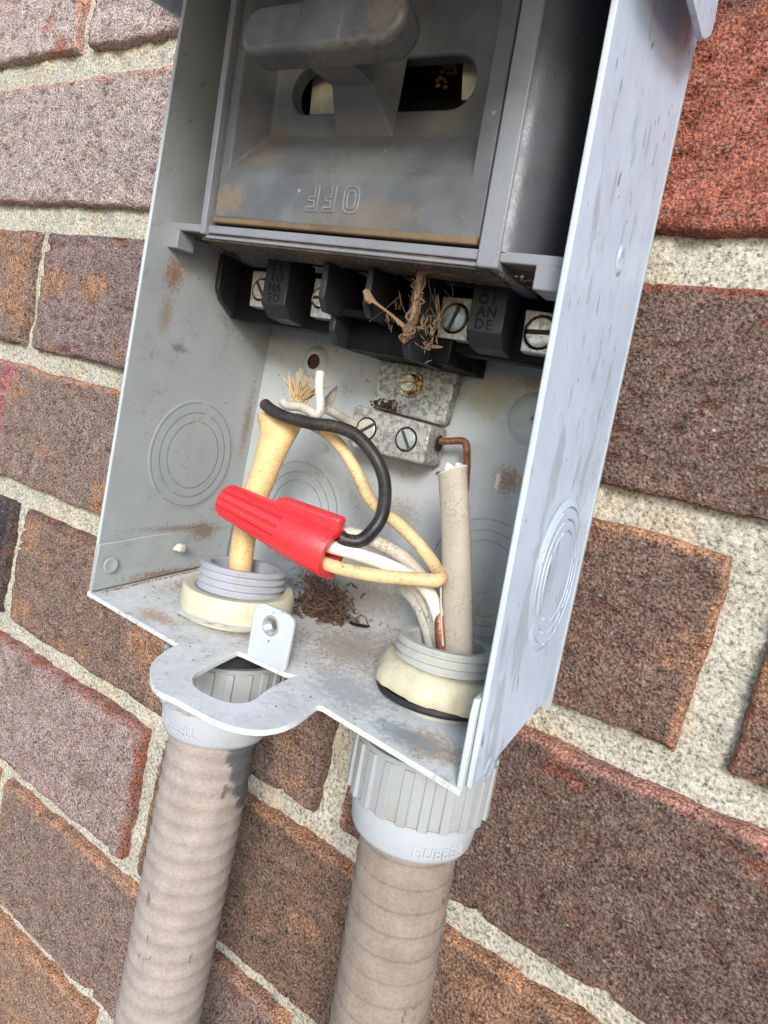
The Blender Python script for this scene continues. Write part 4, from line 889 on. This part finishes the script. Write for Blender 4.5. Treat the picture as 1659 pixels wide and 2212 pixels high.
def clump(name, label, cat, c, r, n, mat, flatz=.6, kind=None):
    parts = []
    for k in range(n):
        p = np.array(c) + np.array((g.gauss(0, r[0]), g.gauss(0, r[1]), g.gauss(0, r[2]))); s = g.uniform(.25, .8)
        vs = [p + s * np.array(q) * np.array((g.uniform(.6, 1.3), g.uniform(.6, 1.3), g.uniform(.5, 1.1))) for q in ((1, 0, 0), (0, 1, 0), (-1, 0, 0), (0, -1, 0), (0, 0, 1), (0, 0, -1))]
        parts.append((vs, [(0, 1, 4), (1, 2, 4), (2, 3, 4), (3, 0, 4), (1, 0, 5), (2, 1, 5), (3, 2, 5), (0, 3, 5)]))
    v, f = merge(parts); return tag(mesh(name, v, f, mat, None), label, cat, None, kind)
c = by(830, 873, -14.5); clump('dirt_clump', 'dark clump of dirt lodged on top of the ground lug block', 'dirt', c, (2.4, .9, .7), 70, M['soil'])
c = by(968, 138, -37); clump('dirt_clump', 'orange brown mud lump seen through the right of the handle slot', 'dirt', c, (2.2, .6, 2.0), 110, M['mud'])
# crusts of dirt under the frame and along the folded seam of the floor
parts = []
def crumb(p, s_): 
    vs = [np.array(p) + s_ * np.array(q) * g.uniform(.6, 1.3) for q in ((1, 0, 0), (0, 1, 0), (-1, 0, 0), (0, -1, 0), (0, 0, .8), (0, 0, -.8))]
    parts.append((vs, [(0, 1, 4), (1, 2, 4), (2, 3, 4), (3, 0, 4), (1, 0, 5), (2, 1, 5), (3, 2, 5), (0, 3, 5)]))
for k in range(900):
    a = g.uniform(8, 116); y = -54 + abs(g.gauss(0, 6)); 
    if fbm(np.array([a / 9.]), np.array([y / 5.]), 2)[0] < -.1: continue
    crumb(sh(a, y, 102.9 + g.uniform(-.1, .15)), g.uniform(.12, .45))
v, f = merge(parts); tag(mesh('dirt_crust', v, f, M['shred'], None), 'brown crusty dirt stuck along the underside of the grey frame', 'dirt', None, 'stuff')
# crumbs scattered over the floor
parts = []
for k in range(260):
    y = g.uniform(-60, -9); x = xl(y, 7) + 1.5 + abs(g.gauss(0, .7)); crumb((x, y, zb(x, y) + .15), g.uniform(.12, .36))
for k in range(220):
    x = g.uniform(48, 118); y = -5.6 - abs(g.gauss(0, 1.6)); crumb((x, y, zb(x, y) + .15), g.uniform(.12, .4))

for k in range(420):
    x = g.uniform(4, 118); y = g.uniform(-61, -6); s = g.uniform(.12, .42) * (1.4 if g.random() < .1 else 1)
    if (x - 36) ** 2 + (y + 39) ** 2 < 18.5 ** 2 or (x - 100) ** 2 + (y + 33.5) ** 2 < 18.5 ** 2 or (54 < x < 74 and y < -53): continue
    if g.random() > .35 + .65 * (y > -40): continue
    p = np.array((x, y, zb(x, y) + s * .3)); vs = [p + s * np.array(q) * g.uniform(.6, 1.3) for q in ((1, 0, 0), (0, 1, 0), (-1, 0, 0), (0, -1, 0), (0, 0, .8), (0, 0, -.8))]
    parts.append((vs, [(0, 1, 4), (1, 2, 4), (2, 3, 4), (3, 0, 4), (1, 0, 5), (2, 1, 5), (3, 2, 5), (0, 3, 5)]))
v, f = merge(parts); tag(mesh('crumbs', v, f, M['root'], None), 'fine brown crumbs scattered across the chalky box floor', 'dirt', None, 'stuff')
for o in bpy.data.objects:
    if '_o' in o.keys(): del o['_o']
